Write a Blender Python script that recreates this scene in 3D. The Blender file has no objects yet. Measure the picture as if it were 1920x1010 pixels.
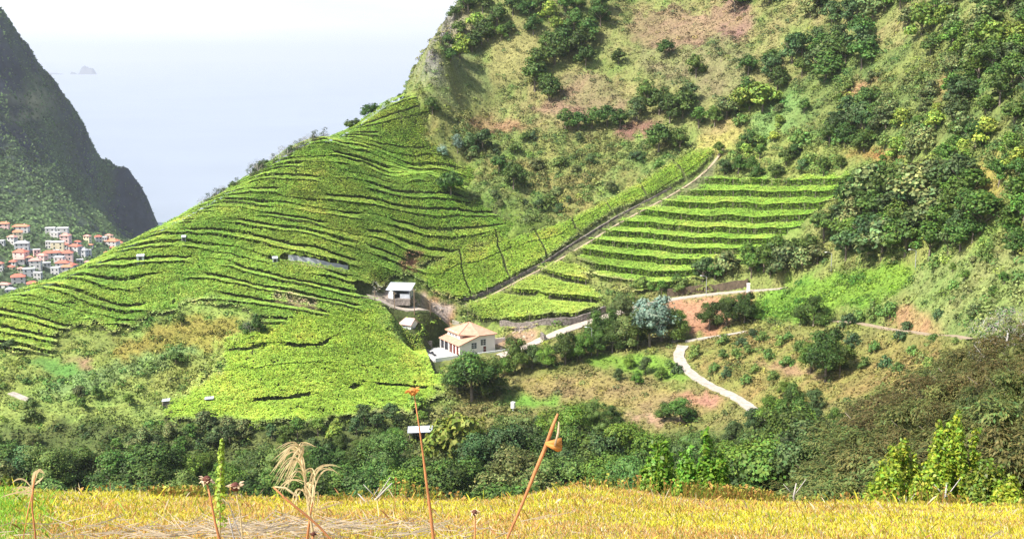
import bpy, math, numpy as np
from math import radians, sin, cos, tan, pi
R = np.random.RandomState(7); DENOISE = True
# ------------------------------------------------------------------ camera, sky, sun, exposure
F = 2317.0; PITCH = radians(9.8)
cd = bpy.data.cameras.new('camera'); cam = bpy.data.objects.new('camera', cd)
bpy.context.scene.collection.objects.link(cam); bpy.context.scene.camera = cam
cam.location = (0, 0, 0); cam.rotation_euler = (pi/2 - PITCH, 0, 0)
cd.sensor_width = 36; cd.lens = 36*F/1920; cd.clip_start = .05; cd.clip_end = 120000
SUN_EL = radians(50); SUN_AZ = radians(-120)      # azimuth measured from +Y towards +X
w = bpy.data.worlds.new('World'); bpy.context.scene.world = w; w.use_nodes = True
nt = w.node_tree; bg = nt.nodes['Background']; sk = nt.nodes.new('ShaderNodeTexSky')
sk.sky_type = 'NISHITA'; sk.sun_disc = False; sk.sun_elevation = SUN_EL; sk.sun_rotation = SUN_AZ
sk.air_density = 1.0; sk.dust_density = 2.5; sk.ozone_density = 1.5
bg.inputs[1].default_value = .14
# a low bank of thin white cloud over the sea
tcw = nt.nodes.new('ShaderNodeTexCoord'); sxw = nt.nodes.new('ShaderNodeSeparateXYZ'); nt.links.new(tcw.outputs['Generated'], sxw.inputs[0])
mpw = nt.nodes.new('ShaderNodeMapping'); mpw.inputs['Scale'].default_value = (2, 2, 14); nt.links.new(tcw.outputs['Generated'], mpw.inputs[0])
nzw = nt.nodes.new('ShaderNodeTexNoise'); nzw.inputs['Scale'].default_value = 1.6; nzw.inputs['Detail'].default_value = 6; nt.links.new(mpw.outputs[0], nzw.inputs[0])
elw = nt.nodes.new('ShaderNodeMapRange'); elw.inputs[1].default_value = .02; elw.inputs[2].default_value = .30; elw.inputs[3].default_value = 1; elw.inputs[4].default_value = 0; nt.links.new(sxw.outputs[2], elw.inputs[0])
mrw = nt.nodes.new('ShaderNodeMapRange'); mrw.inputs[1].default_value = .3; mrw.inputs[2].default_value = .62; mrw.inputs[3].default_value = .55; mrw.inputs[4].default_value = 1; nt.links.new(nzw.outputs[0], mrw.inputs[0])
muw = nt.nodes.new('ShaderNodeMath'); muw.operation = 'MULTIPLY'; nt.links.new(elw.outputs[0], muw.inputs[0]); nt.links.new(mrw.outputs[0], muw.inputs[1])
mxw = nt.nodes.new('ShaderNodeMix'); mxw.data_type = 'RGBA'; nt.links.new(muw.outputs[0], mxw.inputs[0]); nt.links.new(sk.outputs[0], mxw.inputs[6]); mxw.inputs[7].default_value = (5.6, 5.7, 5.85, 1); nt.links.new(mxw.outputs[2], bg.inputs[0])
ld = bpy.data.lights.new('sun', 'SUN'); ld.energy = 5; ld.angle = radians(.55); ld.color = (1, .955, .88)
sun = bpy.data.objects.new('sun', ld); bpy.context.scene.collection.objects.link(sun)
from mathutils import Vector
sd = Vector((sin(SUN_AZ)*cos(SUN_EL), cos(SUN_AZ)*cos(SUN_EL), sin(SUN_EL)))
sun.rotation_euler = sd.to_track_quat('Z', 'Y').to_euler()
sc = bpy.context.scene
sc.view_settings.view_transform = 'Standard'; sc.view_settings.look = 'None'
sc.view_settings.exposure = .93; sc.view_settings.gamma = 1; sc.view_settings.use_curve_mapping = False
sc.cycles.use_denoising = DENOISE; sc.cycles.denoiser = 'OPENIMAGEDENOISE'; sc.cycles.denoising_input_passes = 'RGB_ALBEDO_NORMAL'; sc.cycles.denoising_prefilter = 'NONE'; sc.cycles.max_bounces = 5; sc.cycles.diffuse_bounces = 3; sc.cycles.transmission_bounces = 3
sc.cycles.transparent_max_bounces = 6; sc.cycles.volume_bounces = 1
COL = sc.collection
SEA = -212.0
# ------------------------------------------------------------------ small maths
cp, sp_ = cos(PITCH), sin(PITCH)
def ray(px, py):
    a = (np.asarray(px, float)-960)/F; b = -(np.asarray(py, float)-505)/F
    return a, cp + b*sp_, -sp_ + b*cp
def at(px, py, D):                      # the point seen at a pixel, D metres ahead
    x, y, z = ray(px, py); return np.array([x/y*D, D, z/y*D])
def proj(x, y, z):
    d = y*cp - z*sp_; d = np.where(d < .1, .1, d)
    return 960 + F*x/d, 505 - F*(y*sp_ + z*cp)/d
def h2(ix, iy, s):
    n = (ix.astype(np.int64)*374761393 + iy.astype(np.int64)*668265263 + s*1442695041) & 0xffffffff
    n = ((n ^ (n >> 13))*1274126177) & 0xffffffff
    n = (n ^ (n >> 16)) & 0xffffffff
    return n/4294967295.0
def vn(x, y, s=0):
    ix = np.floor(x); iy = np.floor(y); fx = x-ix; fy = y-iy
    fx = fx*fx*(3-2*fx); fy = fy*fy*(3-2*fy); ix = ix.astype(np.int64); iy = iy.astype(np.int64)
    a = h2(ix, iy, s); b = h2(ix+1, iy, s); c = h2(ix, iy+1, s); d = h2(ix+1, iy+1, s)
    return (a*(1-fx)+b*fx)*(1-fy) + (c*(1-fx)+d*fx)*fy
def fbm(x, y, s=0, o=4):
    v = 0; a = .5; t = 0
    for k in range(o):
        v = v + a*vn(x, y, s+k*17); t += a; a *= .5; x = x*2.03+3.1; y = y*2.03+1.7
    return v/t
def mounds(x, y, c, s=0):               # rounded hummocks, one per cell
    ix = np.floor(x/c).astype(np.int64); iy = np.floor(y/c).astype(np.int64); h = np.zeros_like(x)
    for i in (-1, 0, 1):
        for j in (-1, 0, 1):
            cx = (ix+i+.1+.8*h2(ix+i, iy+j, s))*c; cy = (iy+j+.1+.8*h2(ix+i, iy+j, s+1))*c
            r = c*(.45+.5*h2(ix+i, iy+j, s+2)); k = .4+.6*h2(ix+i, iy+j, s+3)
            q = 1-((x-cx)**2+(y-cy)**2)/r**2
            h = np.maximum(h, np.sqrt(np.clip(q, 0, 1))*k)
    return h
class TPS:
    def __init__(s, P, v, lam=.0, sc=100.):
        P = np.asarray(P, float)/sc; s.P = P; s.sc = sc; n = len(P)
        K = s.k(P); K[np.diag_indices(n)] += lam
        A = np.zeros((n+3, n+3)); A[:n, :n] = K; A[:n, n] = 1; A[:n, n+1:] = P; A[n, :n] = 1; A[n+1:, :n] = P.T
        s.w = np.linalg.solve(A, np.concatenate([v, [0, 0, 0]]))
    def k(s, Q):
        d2 = (Q[:, None, 0]-s.P[None, :, 0])**2 + (Q[:, None, 1]-s.P[None, :, 1])**2
        return .5*d2*np.log(d2+1e-12)
    def __call__(s, x, y):
        sh = np.shape(x); Q = np.stack([np.ravel(x), np.ravel(y)], 1)/s.sc; out = np.empty(len(Q)); n = len(s.P)
        for i in range(0, len(Q), 40000):
            q = Q[i:i+40000]; out[i:i+40000] = s.k(q)@s.w[:n] + s.w[n] + q@s.w[n+1:]
        return out.reshape(sh)
def inpoly(x, y, P):
    r = np.zeros(np.shape(x), bool); n = len(P); j = n-1
    for i in range(n):
        xi, yi = P[i]; xj, yj = P[j]
        c = ((yi > y) != (yj > y)) & (x < (xj-xi)*(y-yi)/((yj-yi) if yj != yi else 1e-9)+xi)
        r ^= c; j = i
    return r
def smooth(a, b, x):
    t = np.clip((x-a)/(b-a), 0, 1); return t*t*(3-2*t)
# ------------------------------------------------------------------ materials
def mat(name, col=(.5, .5, .5), rough=.7, attr=False, var=.25, scale=1.2, trans=0, bump=0, bscale=6, objvar=0, spec=.25, metal=0, col2=None, island=0):
    m = bpy.data.materials.new(name); m.use_nodes = True; n = m.node_tree; L = n.links.new
    b = n.nodes['Principled BSDF']; b.inputs['Roughness'].default_value = rough
    b.inputs['Specular IOR Level'].default_value = spec; b.inputs['Metallic'].default_value = metal
    tc = n.nodes.new('ShaderNodeTexCoord'); no = n.nodes.new('ShaderNodeTexNoise'); no.inputs['Scale'].default_value = scale
    no.inputs['Detail'].default_value = 5; no.inputs['Roughness'].default_value = .65; L(tc.outputs['Object'], no.inputs['Vector'])
    mr = n.nodes.new('ShaderNodeMapRange'); mr.inputs[1].default_value = .3; mr.inputs[2].default_value = .7
    mr.inputs[3].default_value = 1-var; mr.inputs[4].default_value = 1+var; L(no.outputs[0], mr.inputs[0])
    if attr:
        src = n.nodes.new('ShaderNodeAttribute'); src.attribute_name = 'Col'; src = src.outputs['Color']
    else:
        src = n.nodes.new('ShaderNodeMix'); src.data_type = 'RGBA'; L(no.outputs[0], src.inputs[0])
        src.inputs[6].default_value = (*col, 1); src.inputs[7].default_value = (*(col2 or col), 1); src = src.outputs[2]
    hs = n.nodes.new('ShaderNodeHueSaturation'); L(src, hs.inputs['Color']); val = mr.outputs[0]
    if objvar:
        oi = n.nodes.new('ShaderNodeObjectInfo'); m2 = n.nodes.new('ShaderNodeMapRange'); L(oi.outputs['Random'], m2.inputs[0])
        m2.inputs[3].default_value = 1-objvar; m2.inputs[4].default_value = 1+objvar
        mu = n.nodes.new('ShaderNodeMath'); mu.operation = 'MULTIPLY'; L(val, mu.inputs[0]); L(m2.outputs[0], mu.inputs[1]); val = mu.outputs[0]
        m3 = n.nodes.new('ShaderNodeMapRange'); mm = n.nodes.new('ShaderNodeMath'); mm.operation = 'MULTIPLY'; mm.inputs[1].default_value = 7.31
        fr = n.nodes.new('ShaderNodeMath'); fr.operation = 'FRACT'; L(oi.outputs['Random'], mm.inputs[0]); L(mm.outputs[0], fr.inputs[0]); L(fr.outputs[0], m3.inputs[0])
        m3.inputs[3].default_value = .5-objvar*.07; m3.inputs[4].default_value = .5+objvar*.07; L(m3.outputs[0], hs.inputs['Hue'])
    if island:
        ge = n.nodes.new('ShaderNodeNewGeometry'); m4 = n.nodes.new('ShaderNodeMapRange'); L(ge.outputs['Random Per Island'], m4.inputs[0])
        m4.inputs[3].default_value = 1-island; m4.inputs[4].default_value = 1+island
        mu = n.nodes.new('ShaderNodeMath'); mu.operation = 'MULTIPLY'; L(val, mu.inputs[0]); L(m4.outputs[0], mu.inputs[1]); val = mu.outputs[0]
    L(val, hs.inputs['Value']); L(hs.outputs[0], b.inputs['Base Color'])
    if bump:
        nb = n.nodes.new('ShaderNodeTexNoise'); nb.inputs['Scale'].default_value = bscale; nb.inputs['Detail'].default_value = 6
        L(tc.outputs['Object'], nb.inputs['Vector']); bu = n.nodes.new('ShaderNodeBump'); bu.inputs['Strength'].default_value = .8
        bu.inputs['Distance'].default_value = bump; L(nb.outputs[0], bu.inputs['Height']); L(bu.outputs[0], b.inputs['Normal'])
    if trans:
        tr = n.nodes.new('ShaderNodeBsdfTranslucent'); L(hs.outputs[0], tr.inputs[0]); mx = n.nodes.new('ShaderNodeMixShader'); mx.inputs[0].default_value = trans
        L(b.outputs[0], mx.inputs[1]); L(tr.outputs[0], mx.inputs[2]); L(mx.outputs[0], n.nodes['Material Output'].inputs[0])
    return m
# ------------------------------------------------------------------ mesh builder
class MB:
    def __init__(s): s.v = []; s.f = []; s.m = []
    def add(s, vs, fs, mi=0):
        o = len(s.v); s.v += [tuple(map(float, v)) for v in vs]; s.f += [tuple(i+o for i in f) for f in fs]; s.m += [mi]*len(fs); return s
    def box(s, x0, x1, y0, y1, z0, z1, mi=0):
        return s.add([(x0,y0,z0),(x1,y0,z0),(x1,y1,z0),(x0,y1,z0),(x0,y0,z1),(x1,y0,z1),(x1,y1,z1),(x0,y1,z1)],
              [(0,3,2,1),(4,5,6,7),(0,1,5,4),(1,2,6,5),(2,3,7,6),(3,0,4,7)], mi)
    def tube(s, pts, rad, n=6, mi=0, cap=True):
        pts = [Vector(p) for p in pts]; k = len(pts); rad = rad if hasattr(rad, '__len__') else [rad]*k; vs = []; up = Vector((.13, .2, 1)).normalized()
        for i, p in enumerate(pts):
            d = (pts[min(i+1, k-1)]-pts[max(i-1, 0)]).normalized(); a = d.cross(up)
            if a.length < .1: a = d.cross(Vector((1, 0, 0)))
            a.normalize(); b = d.cross(a)
            for j in range(n):
                t = 2*pi*j/n; vs.append(p + (a*cos(t)+b*sin(t))*rad[i])
        fs = [(i*n+j, i*n+(j+1)%n, (i+1)*n+(j+1)%n, (i+1)*n+j) for i in range(k-1) for j in range(n)]
        if cap: fs += [tuple(range(n))[::-1], tuple((k-1)*n+j for j in range(n))]
        return s.add(vs, fs, mi)
    def ball(s, c, r, n=8, m=6, mi=0, sq=(1,1,1)):
        vs = []
        for i in range(1, m):
            for j in range(n):
                a = pi*i/m; t = 2*pi*j/n; vs.append((c[0]+r*sin(a)*cos(t)*sq[0], c[1]+r*sin(a)*sin(t)*sq[1], c[2]+r*cos(a)*sq[2]))
        vs += [(c[0], c[1], c[2]+r*sq[2]), (c[0], c[1], c[2]-r*sq[2])]; T = len(vs)-2
        fs = [(i*n+j, (i+1)*n+j, (i+1)*n+(j+1)%n, i*n+(j+1)%n) for i in range(m-2) for j in range(n)]
        fs += [(T, j, (j+1)%n) for j in range(n)] + [(T+1, (m-2)*n+(j+1)%n, (m-2)*n+j) for j in range(n)]
        return s.add(vs, fs, mi)
    def mesh(s, name, mats, smooth=False):
        me = bpy.data.meshes.new(name); me.from_pydata(s.v, [], s.f); mats = mats if isinstance(mats, (list, tuple)) else [mats]
        for m in mats: me.materials.append(m)
        me.polygons.foreach_set('material_index', s.m)
        if smooth: me.polygons.foreach_set('use_smooth', [True]*len(s.f))
        me.update(); return me
    def build(s, name, mats, parent=None, smooth=False, **k):
        return link(name, s.mesh(name, mats, smooth), parent, **k)
def link(name, me, parent=None, loc=None, rot=None):
    o = bpy.data.objects.new(name, me); COL.objects.link(o)
    if parent is not None: o.parent = parent
    if loc is not None: o.location = loc
    if rot is not None: o.rotation_euler = rot
    return o
def tag(o, label=None, cat=None, group=None, kind=None):
    for k, v in (('label', label), ('category', cat), ('group', group), ('kind', kind)):
        if v: o[k] = v
    return o
def thing(name, loc, rz=0, scale=1, **k):
    o = link(name, None, loc=loc, rot=(0, 0, rz)); o.scale = (scale,)*3 if not hasattr(scale, '__len__') else scale
    o.empty_display_size = .5
    return tag(o, **k)
def quads(name, V, nq, mats, col=None, smooth=False, extra=None):
    """V (4*nq,3) verts of separate quads -> mesh; col (nq,3)"""
    me = bpy.data.meshes.new(name); nv = len(V); ns = 0; ex_f = None
    if extra is not None:
        ev, ef = extra; ns = len(ef)//4; V = np.concatenate([V, ev]);
    me.vertices.add(len(V)); me.vertices.foreach_set('co', np.ascontiguousarray(V, np.float32).ravel())
    tot = nq+ns; me.loops.add(4*tot)
    idx = np.arange(4*nq)
    if extra is not None: idx = np.concatenate([idx, ef+nv])
    me.loops.foreach_set('vertex_index', idx.astype(np.int32))
    me.polygons.add(tot); me.polygons.foreach_set('loop_start', np.arange(0, 4*tot, 4, dtype=np.int32))
    me.materials.append(mats); me.update(calc_edges=True)
    if col is not None:
        a = me.color_attributes.new('Col', 'FLOAT_COLOR', 'POINT'); c = np.ones((len(V), 4), np.float32)
        c[:4*nq, :3] = np.repeat(col, 4, 0)
        if extra is not None: c[4*nq:, :3] = col.mean(0)
        a.data.foreach_set('color', c.ravel())
    return me
def nrm(a): return a/np.maximum(np.linalg.norm(a, axis=1, keepdims=True), 1e-9)
def cards(C, N, S, asp=.8, rng=R, bend=True, up=None):
    """leaf clusters: irregular quads centred at C facing N"""
    n = len(C); t = rng.normal(size=(n, 3)) if up is None else up + rng.normal(size=(n, 3))*.25
    N = nrm(N); T = nrm(np.cross(np.cross(N, t), N)); B = np.cross(N, T); S = S[:, None]
    k = rng.uniform(.65, 1.25, (n, 4, 1)); V = np.empty((n, 4, 3))
    V[:, 0] = C + T*S*.5*k[:, 0]; V[:, 1] = C + B*S*.5*asp*k[:, 1]; V[:, 2] = C - T*S*.5*k[:, 2]; V[:, 3] = C - B*S*.5*asp*k[:, 3]
    if bend: V[:, 0] -= N*S*.12; V[:, 2] -= N*S*.12
    return V.reshape(-1, 3)
def gridmesh(name, X, Y, Z, m, col=None, smooth=True):
    ny, nx = X.shape; me = bpy.data.meshes.new(name); V = np.stack([X, Y, Z], -1).reshape(-1, 3)
    me.vertices.add(len(V)); me.vertices.foreach_set('co', V.astype(np.float32).ravel())
    i = np.arange(ny*nx).reshape(ny, nx); q = np.stack([i[:-1, :-1], i[:-1, 1:], i[1:, 1:], i[1:, :-1]], -1).reshape(-1)
    n = len(q)//4; me.loops.add(4*n); me.loops.foreach_set('vertex_index', q.astype(np.int32))
    me.polygons.add(n); me.polygons.foreach_set('loop_start', np.arange(0, 4*n, 4, dtype=np.int32))
    me.polygons.foreach_set('use_smooth', np.full(n, smooth)); me.materials.append(m); me.update(calc_edges=True)
    if col is not None:
        a = me.color_attributes.new('Col', 'FLOAT_COLOR', 'POINT'); c = np.ones((len(V), 4), np.float32); c[:, :3] = col.reshape(-1, 3); a.data.foreach_set('color', c.ravel())
    return link(name, me)
# ------------------------------------------------------------------ terrain control points
K = 1.08
pts = []; vals = []
def cpt(px, D, z): pts.append((float(ray(px, 505)[0]/ray(px, 505)[1])*D, D)); vals.append(z)
def column(px, py0, D0, steps):
    D = D0*K; p = at(px, py0, D); pts.append((p[0], p[1])); vals.append(p[2]); z = p[2]; out = [(D, z)]
    for py, s in steps:
        a, b, c = ray(px, py); t = -c/b; x = (-z - t*D)/(t+s); D += x; z += s*x
        pts.append((a/b*D, D)); vals.append(z); out.append((D, z))
    return out[-1]
ridge = []
def rcol(px, py0, D0, steps): D, z = column(px, py0, D0, steps); ridge.append((px, D, z))
rcol(-300, 760, 225, [(690, .25)])
rcol(0, 700, 238, [(630, .3), (570, .4)])
rcol(110, 720, 236, [(620, .35), (532, .4)])
rcol(200, 730, 235, [(600, .35), (490, .42)])
rcol(305, 750, 235, [(600, .4), (500, .45), (437, .45)])
rcol(400, 760, 233, [(650, .33), (500, .45), (387, .48)])
rcol(500, 770, 232, [(650, .35), (500, .45), (400, .5), (327, .55)])
rcol(600, 775, 233, [(650, .33), (500, .45), (400, .5), (267, .55)])
rcol(720, 770, 240, [(650, .3), (560, .35), (450, .48), (330, .5), (201, .58)])
rcol(785, 740, 250, [(650, .25), (560, .3), (450, .48), (330, .5), (155, .62)])
rcol(812, 560, 285, [(330, .5), (200, .6), (75, .9)])
rcol(870, 700, 262, [(665, .1), (600, .25), (500, .45), (350, .5), (200, .6), (100, .75), (0, .85)])
rcol(1000, 700, 260, [(640, .22), (580, .25), (500, .42), (400, .5), (250, .58), (100, .7), (-160, .85)])
column(1200, 700, 252, [(640, .16), (580, .2), (500, .42), (400, .5), (250, .6), (100, .7), (-50, .7), (-260, .8)])
column(1400, 750, 222, [(690, .15), (640, .13), (560, .14), (500, .45), (400, .55), (250, .6), (100, .65), (-50, .7), (-260, .8)])
column(1560, 700, 215, [(640, .15), (520, .17), (440, .5), (300, .6), (150, .6), (0, .62), (-260, .75)])
column(1720, 650, 205, [(590, .22), (500, .25), (400, .5), (300, .55), (150, .6), (0, .62), (-260, .75)])
column(1920, 600, 180, [(500, .3), (400, .45), (300, .5), (150, .55), (0, .6), (-260, .75)])
column(2300, 560, 165, [(450, .4), (300, .5), (0, .6), (-260, .7)])
for px in (-500, -200, 100, 400, 700, 1000, 1250):
    for D, z in ((14, -9), (30, -17), (60, -31), (100, -49), (150, -70), (205, -80 if px < 500 else -77)):
        cpt(px, D, z - (4 if px < 0 and D > 140 else 0))
for px, L in ((1500, ((14, -9), (30, -16), (60, -28), (100, -42), (150, -57), (190, -62))), (1700, ((60, -20), (100, -31), (150, -43))),
              (1920, ((14, -8), (30, -13), (60, -17.5), (100, -26), (140, -36))), (2400, ((14, -6), (60, -10), (100, -17), (140, -26)))):
    for D, z in L: cpt(px, D, z)
for px, D, z in ridge:                   # the far side of the spur falls away to the sea
    a, b, c = ray(px, 505); x = a/b*D
    for d, dz in (((9, -9), (24, -26), (60, -60), (130, -120), (240, -190)) if px > 700 else ((14, -5), (45, -28), (110, -85), (220, -165))):
        pts.append((x-d*.55, D+d*.83)); vals.append(max(z+dz, -218))
for x, y, z in ((120, 700, 90), (300, 700, 110), (450, 500, 130), (120, 850, -20), (450, 850, 20)): pts.append((x, y)); vals.append(z)
TP = TPS(pts, np.array(vals), lam=.0004)
GX0, GX1, GY0, GY1, GS = -330., 400., 9., 660., .85
gx = np.arange(GX0, GX1, GS); gy = np.arange(GY0, GY1, GS); X, Y = np.meshgrid(gx, gy)
cx_, cy_ = X[::4, ::4], Y[::4, ::4]
def up4(A):
    ny, nx = X.shape; fy = np.arange(ny)/4; fx = np.arange(nx)/4; iy = np.minimum(fy.astype(int), A.shape[0]-2); ix = np.minimum(fx.astype(int), A.shape[1]-2)
    ty = (fy-iy)[:, None]; tx = (fx-ix)[None]; 
    a = A[iy][:, ix]; b = A[iy][:, ix+1]; c = A[iy+1][:, ix]; d = A[iy+1][:, ix+1]
    return (a*(1-tx)+b*tx)*(1-ty)+(c*(1-tx)+d*tx)*ty
ZS = up4(TP(cx_, cy_)); ZS = np.maximum(ZS, -219)
def bil(A, x, y):
    fx = np.clip((np.asarray(x, float)-GX0)/GS, 0, A.shape[1]-1.001); fy = np.clip((np.asarray(y, float)-GY0)/GS, 0, A.shape[0]-1.001)
    ix = fx.astype(int); iy = fy.astype(int); tx = fx-ix; ty = fy-iy
    if A.ndim == 3: tx = tx[..., None]; ty = ty[..., None]
    return (A[iy, ix]*(1-tx)+A[iy, ix+1]*tx)*(1-ty)+(A[iy+1, ix]*(1-tx)+A[iy+1, ix+1]*tx)*ty
def hitZ(A, px, py, d0=100, d1=640):
    D = np.arange(d0, d1, .4); a, b, c = ray(px, py); x = a/b*D; z = c/b*D; g = bil(A, x, D); k = np.nonzero(g >= z)[0]
    i = k[0] if len(k) else int(np.argmin(z-g)); return np.array([x[i], D[i], g[i]])
# level platforms for buildings and roads
HOUSE = hitZ(ZS, 862, 668); 
def flatten(c, r, z, soft):
    global ZS
    d = np.hypot(X-c[0], Y-c[1]); k = 1-smooth(r, r+soft, d); ZS = ZS*(1-k)+z*k
THH = radians(30)
hc = HOUSE + np.array([cos(THH)*5-sin(THH)*5, sin(THH)*5+cos(THH)*5, 0]); flatten(hc, 8., HOUSE[2]-.1, 12); flatten(HOUSE+np.array([cos(THH)*-4-sin(THH)*4, sin(THH)*-4+cos(THH)*4, 0]), 5, HOUSE[2]-.5, 7)
SHED = hitZ(ZS, 765, 617); GAR = hitZ(ZS, 748, 560); flatten(GAR+np.array([1, 2.5, 0]), 4.5, GAR[2], 5); flatten(SHED, 2.6, SHED[2], 4)
# ------------------------------------------------------------------ land cover, traced then carried by the ground
RX0, RX1, RY0, RY1, RS = -260, 2200, -320, 1010, 4
rx, ry = np.meshgrid(np.arange(RX0, RX1, RS), np.arange(RY0, RY1, RS)); rx = rx.astype(float); ry = ry.astype(float)
C1 = np.zeros(rx.shape+(3,)); C2 = np.zeros(rx.shape+(3,)); MO = np.zeros(rx.shape); DE = np.zeros(rx.shape); VI = np.zeros(rx.shape)
wx = rx + 34*(fbm(rx/40, ry/30, 5)-.5)+40*(fbm(rx/13, ry/9, 6, 2)-.5); wy = ry + 26*(fbm(rx/40, ry/30, 9)-.5)+26*(fbm(rx/13, ry/9, 7, 2)-.5)
OL = (.165, .24, .05); OL2 = (.25, .24, .08)
def zone(P, c1, c2, mo=1, de=1, vi=0, raw=False):
    k = inpoly(rx if raw else wx, ry if raw else wy, P); C1[k] = c1; C2[k] = c2; MO[k] = mo; DE[k] = de; VI[k] = vi
def spot(cx, cy, a, b, c1, c2, rot=0, mo=.6, de=.7):
    u = (wx-cx)*cos(rot)+(wy-cy)*sin(rot); v = -(wx-cx)*sin(rot)+(wy-cy)*cos(rot); k = (u/a)**2+(v/b)**2 < 1; C1[k] = c1; C2[k] = c2; MO[k] = mo; DE[k] = de; VI[k] = 0
ALL = [(-300, -400), (2300, -400), (2300, 1100), (-300, 1100)]
zone(ALL, OL, OL2)
zone([(700, -400), (2300, -400), (2300, 350), (1500, 350), (1330, 300), (1000, 250), (800, 150)], (.17, .235, .055), (.26, .225, .09), .7, .9)
zone([(1330, 230), (1480, 160), (1700, 120), (2300, 0), (2300, 620), (1900, 600), (1740, 560), (1720, 520), (1700, 500), (1560, 400), (1450, 340), (1340, 300)], (.16, .25, .05), (.24, .25, .07), 1.3, 1)
zone([(1420, 170), (1560, 120), (2300, -100), (2300, 300), (1760, 300), (1540, 260)], (.11, .18, .045), (.2, .22, .06), 1.4, 1)
zone([(790, 250), (870, 240), (1040, 250), (1300, 260), (1320, 290), (1060, 420), (960, 420), (850, 350)], (.15, .24, .055), (.25, .22, .07), 1.2, 1)
spot(1300, 110, 120, 70, (.215, .185, .09), (.19, .22, .07), .5, .9); spot(1260, 55, 90, 40, (.24, .2, .09), (.27, .18, .11))
spot(1110, 170, 70, 35, (.25, .175, .10), (.21, .205, .08), .4); spot(1055, 205, 45, 18, (.28, .16, .11), (.25, .18, .1), .1); spot(1375, 35, 40, 45, (.22, .13, .1), (.27, .2, .1))
spot(930, 235, 60, 14, (.3, .18, .1), (.26, .2, .08), .2); spot(1190, 235, 40, 16, (.24, .12, .09), (.2, .14, .08)); spot(1640, 295, 50, 14, (.33, .17, .06), (.2, .2, .05))
spot(1620, 165, 45, 12, (.34, .2, .1), (.25, .22, .07), -.4); spot(1770, 165, 20, 30, (.3, .22, .08), (.2, .22, .06)); spot(1850, 370, 30, 60, (.3, .28, .06), (.34, .26, .08), .4)
spot(1460, 215, 70, 30, (.13, .24, .06), (.18, .25, .07), -.5); spot(1350, 255, 30, 60, (.32, .30, .08), (.3, .24, .1), .7, .3)
spot(860, 150, 60, 55, (.18, .25, .07), (.24, .24, .09), -.5, .5); spot(960, 110, 40, 60, (.27, .25, .09), (.24, .24, .08), .6, .5)
# left vineyard
LV = [(-300, 740), (-300, 600), (0, 520), (120, 500), (300, 400), (400, 350), (500, 290), (600, 230), (740, 160), (800, 215), (800, 260), (830, 300), (890, 330), (880, 380), (940, 410), (980, 430), (880, 480), (790, 505), (735, 528),
      (690, 556), (738, 588), (800, 604), (836, 622), (842, 655), (840, 700), (820, 745), (760, 780), (620, 790), (520, 800), (400, 805), (310, 790), (300, 770), (380, 720), (430, 690), (400, 655), (480, 625), (500, 600), (430, 575), (350, 578), (260, 610), (180, 640), (120, 662), (0, 655)]
zone(LV, (.135, .265, .02), (.215, .305, .028), .12, 0, 1)
zone([(400, 655), (520, 615), (640, 590), (760, 600), (840, 650), (840, 700), (820, 745), (760, 780), (620, 790), (400, 805), (310, 790), (300, 770), (380, 720), (430, 690)], (.22, .34, .018), (.19, .32, .018), .1, 0, 2)
zone([(-300, 720), (0, 660), (120, 660), (200, 640), (260, 610), (350, 580), (430, 575), (500, 600), (480, 625), (400, 655), (430, 690), (380, 720), (300, 770), (310, 800), (-300, 860)], (.22, .32, .07), (.28, .31, .07), .7, 1)  # knoll greens lightened to make up for sunlight its slope lacks
spot(330, 640, 130, 34, (.27, .26, .05), (.31, .25, .06), -.25); spot(160, 640, 60, 20, (.24, .26, .06), (.2, .26, .06)); spot(110, 690, 62, 14, (.12, .27, .05), (.13, .25, .05), .3, 0, .2); spot(150, 678, 30, 7, (.34, .2, .12), (.32, .22, .12), .4, 0, .2)
spot(220, 700, 150, 20, (.19, .30, .09), (.25, .33, .09), -.3, .8, 1); spot(560, 572, 34, 8, (.33, .22, .15), (.3, .2, .14), .2, 0, .1); spot(770, 497, 24, 12, (.25, .1, .06), (.28, .13, .08), -.2, .2, .1)
zone([(728, 592), (790, 604), (832, 622), (846, 655), (800, 668), (745, 650), (700, 610)], (.19, .32, .018), (.22, .33, .02), .1, 0, 2, True)
# middle strip, right rows, lower block, right patch
zone([(775, 520), (880, 478), (1060, 424), (1180, 360), (1300, 290), (1335, 285), (1345, 302), (1300, 336), (1200, 388), (1150, 405), (1065, 462), (1030, 490), (935, 548), (870, 572), (810, 552)], (.18, .32, .02), (.21, .32, .025), .1, 0, 1, True)
zone([(1350, 300), (1330, 345), (1250, 375), (1180, 405), (1120, 445), (1060, 485), (935, 555), (870, 575), (860, 572), (935, 545), (1030, 488), (1065, 460), (1150, 403), (1200, 385), (1300, 333), (1335, 300)], (.10, .12, .05), (.17, .16, .08), .2, .7, 0, True)
zone([(1062, 492), (1120, 450), (1180, 412), (1250, 382), (1330, 345), (1480, 338), (1600, 338), (1590, 365), (1540, 405), (1500, 440), (1450, 470), (1400, 500), (1300, 530), (1215, 548), (1140, 525)], (.17, .33, .022), (.2, .32, .03), .1, 0, 3)
zone([(850, 582), (890, 570), (940, 556), (1040, 500), (1070, 502), (1130, 560), (1130, 575), (1110, 590), (1060, 606), (1000, 614), (940, 612), (890, 604)], (.2, .31, .03), (.23, .31, .03), .1, 0, 4)
zone([(1400, 560), (1480, 530), (1560, 512), (1700, 500), (1720, 530), (1640, 570), (1540, 600), (1440, 610)], (.12, .25, .03), (.18, .29, .03), .7, 1.3)
zone([(1720, 500), (2300, 420), (2300, 640), (1800, 640), (1700, 600)], (.17, .25, .06), (.25, .27, .09), .9, 1)
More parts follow.
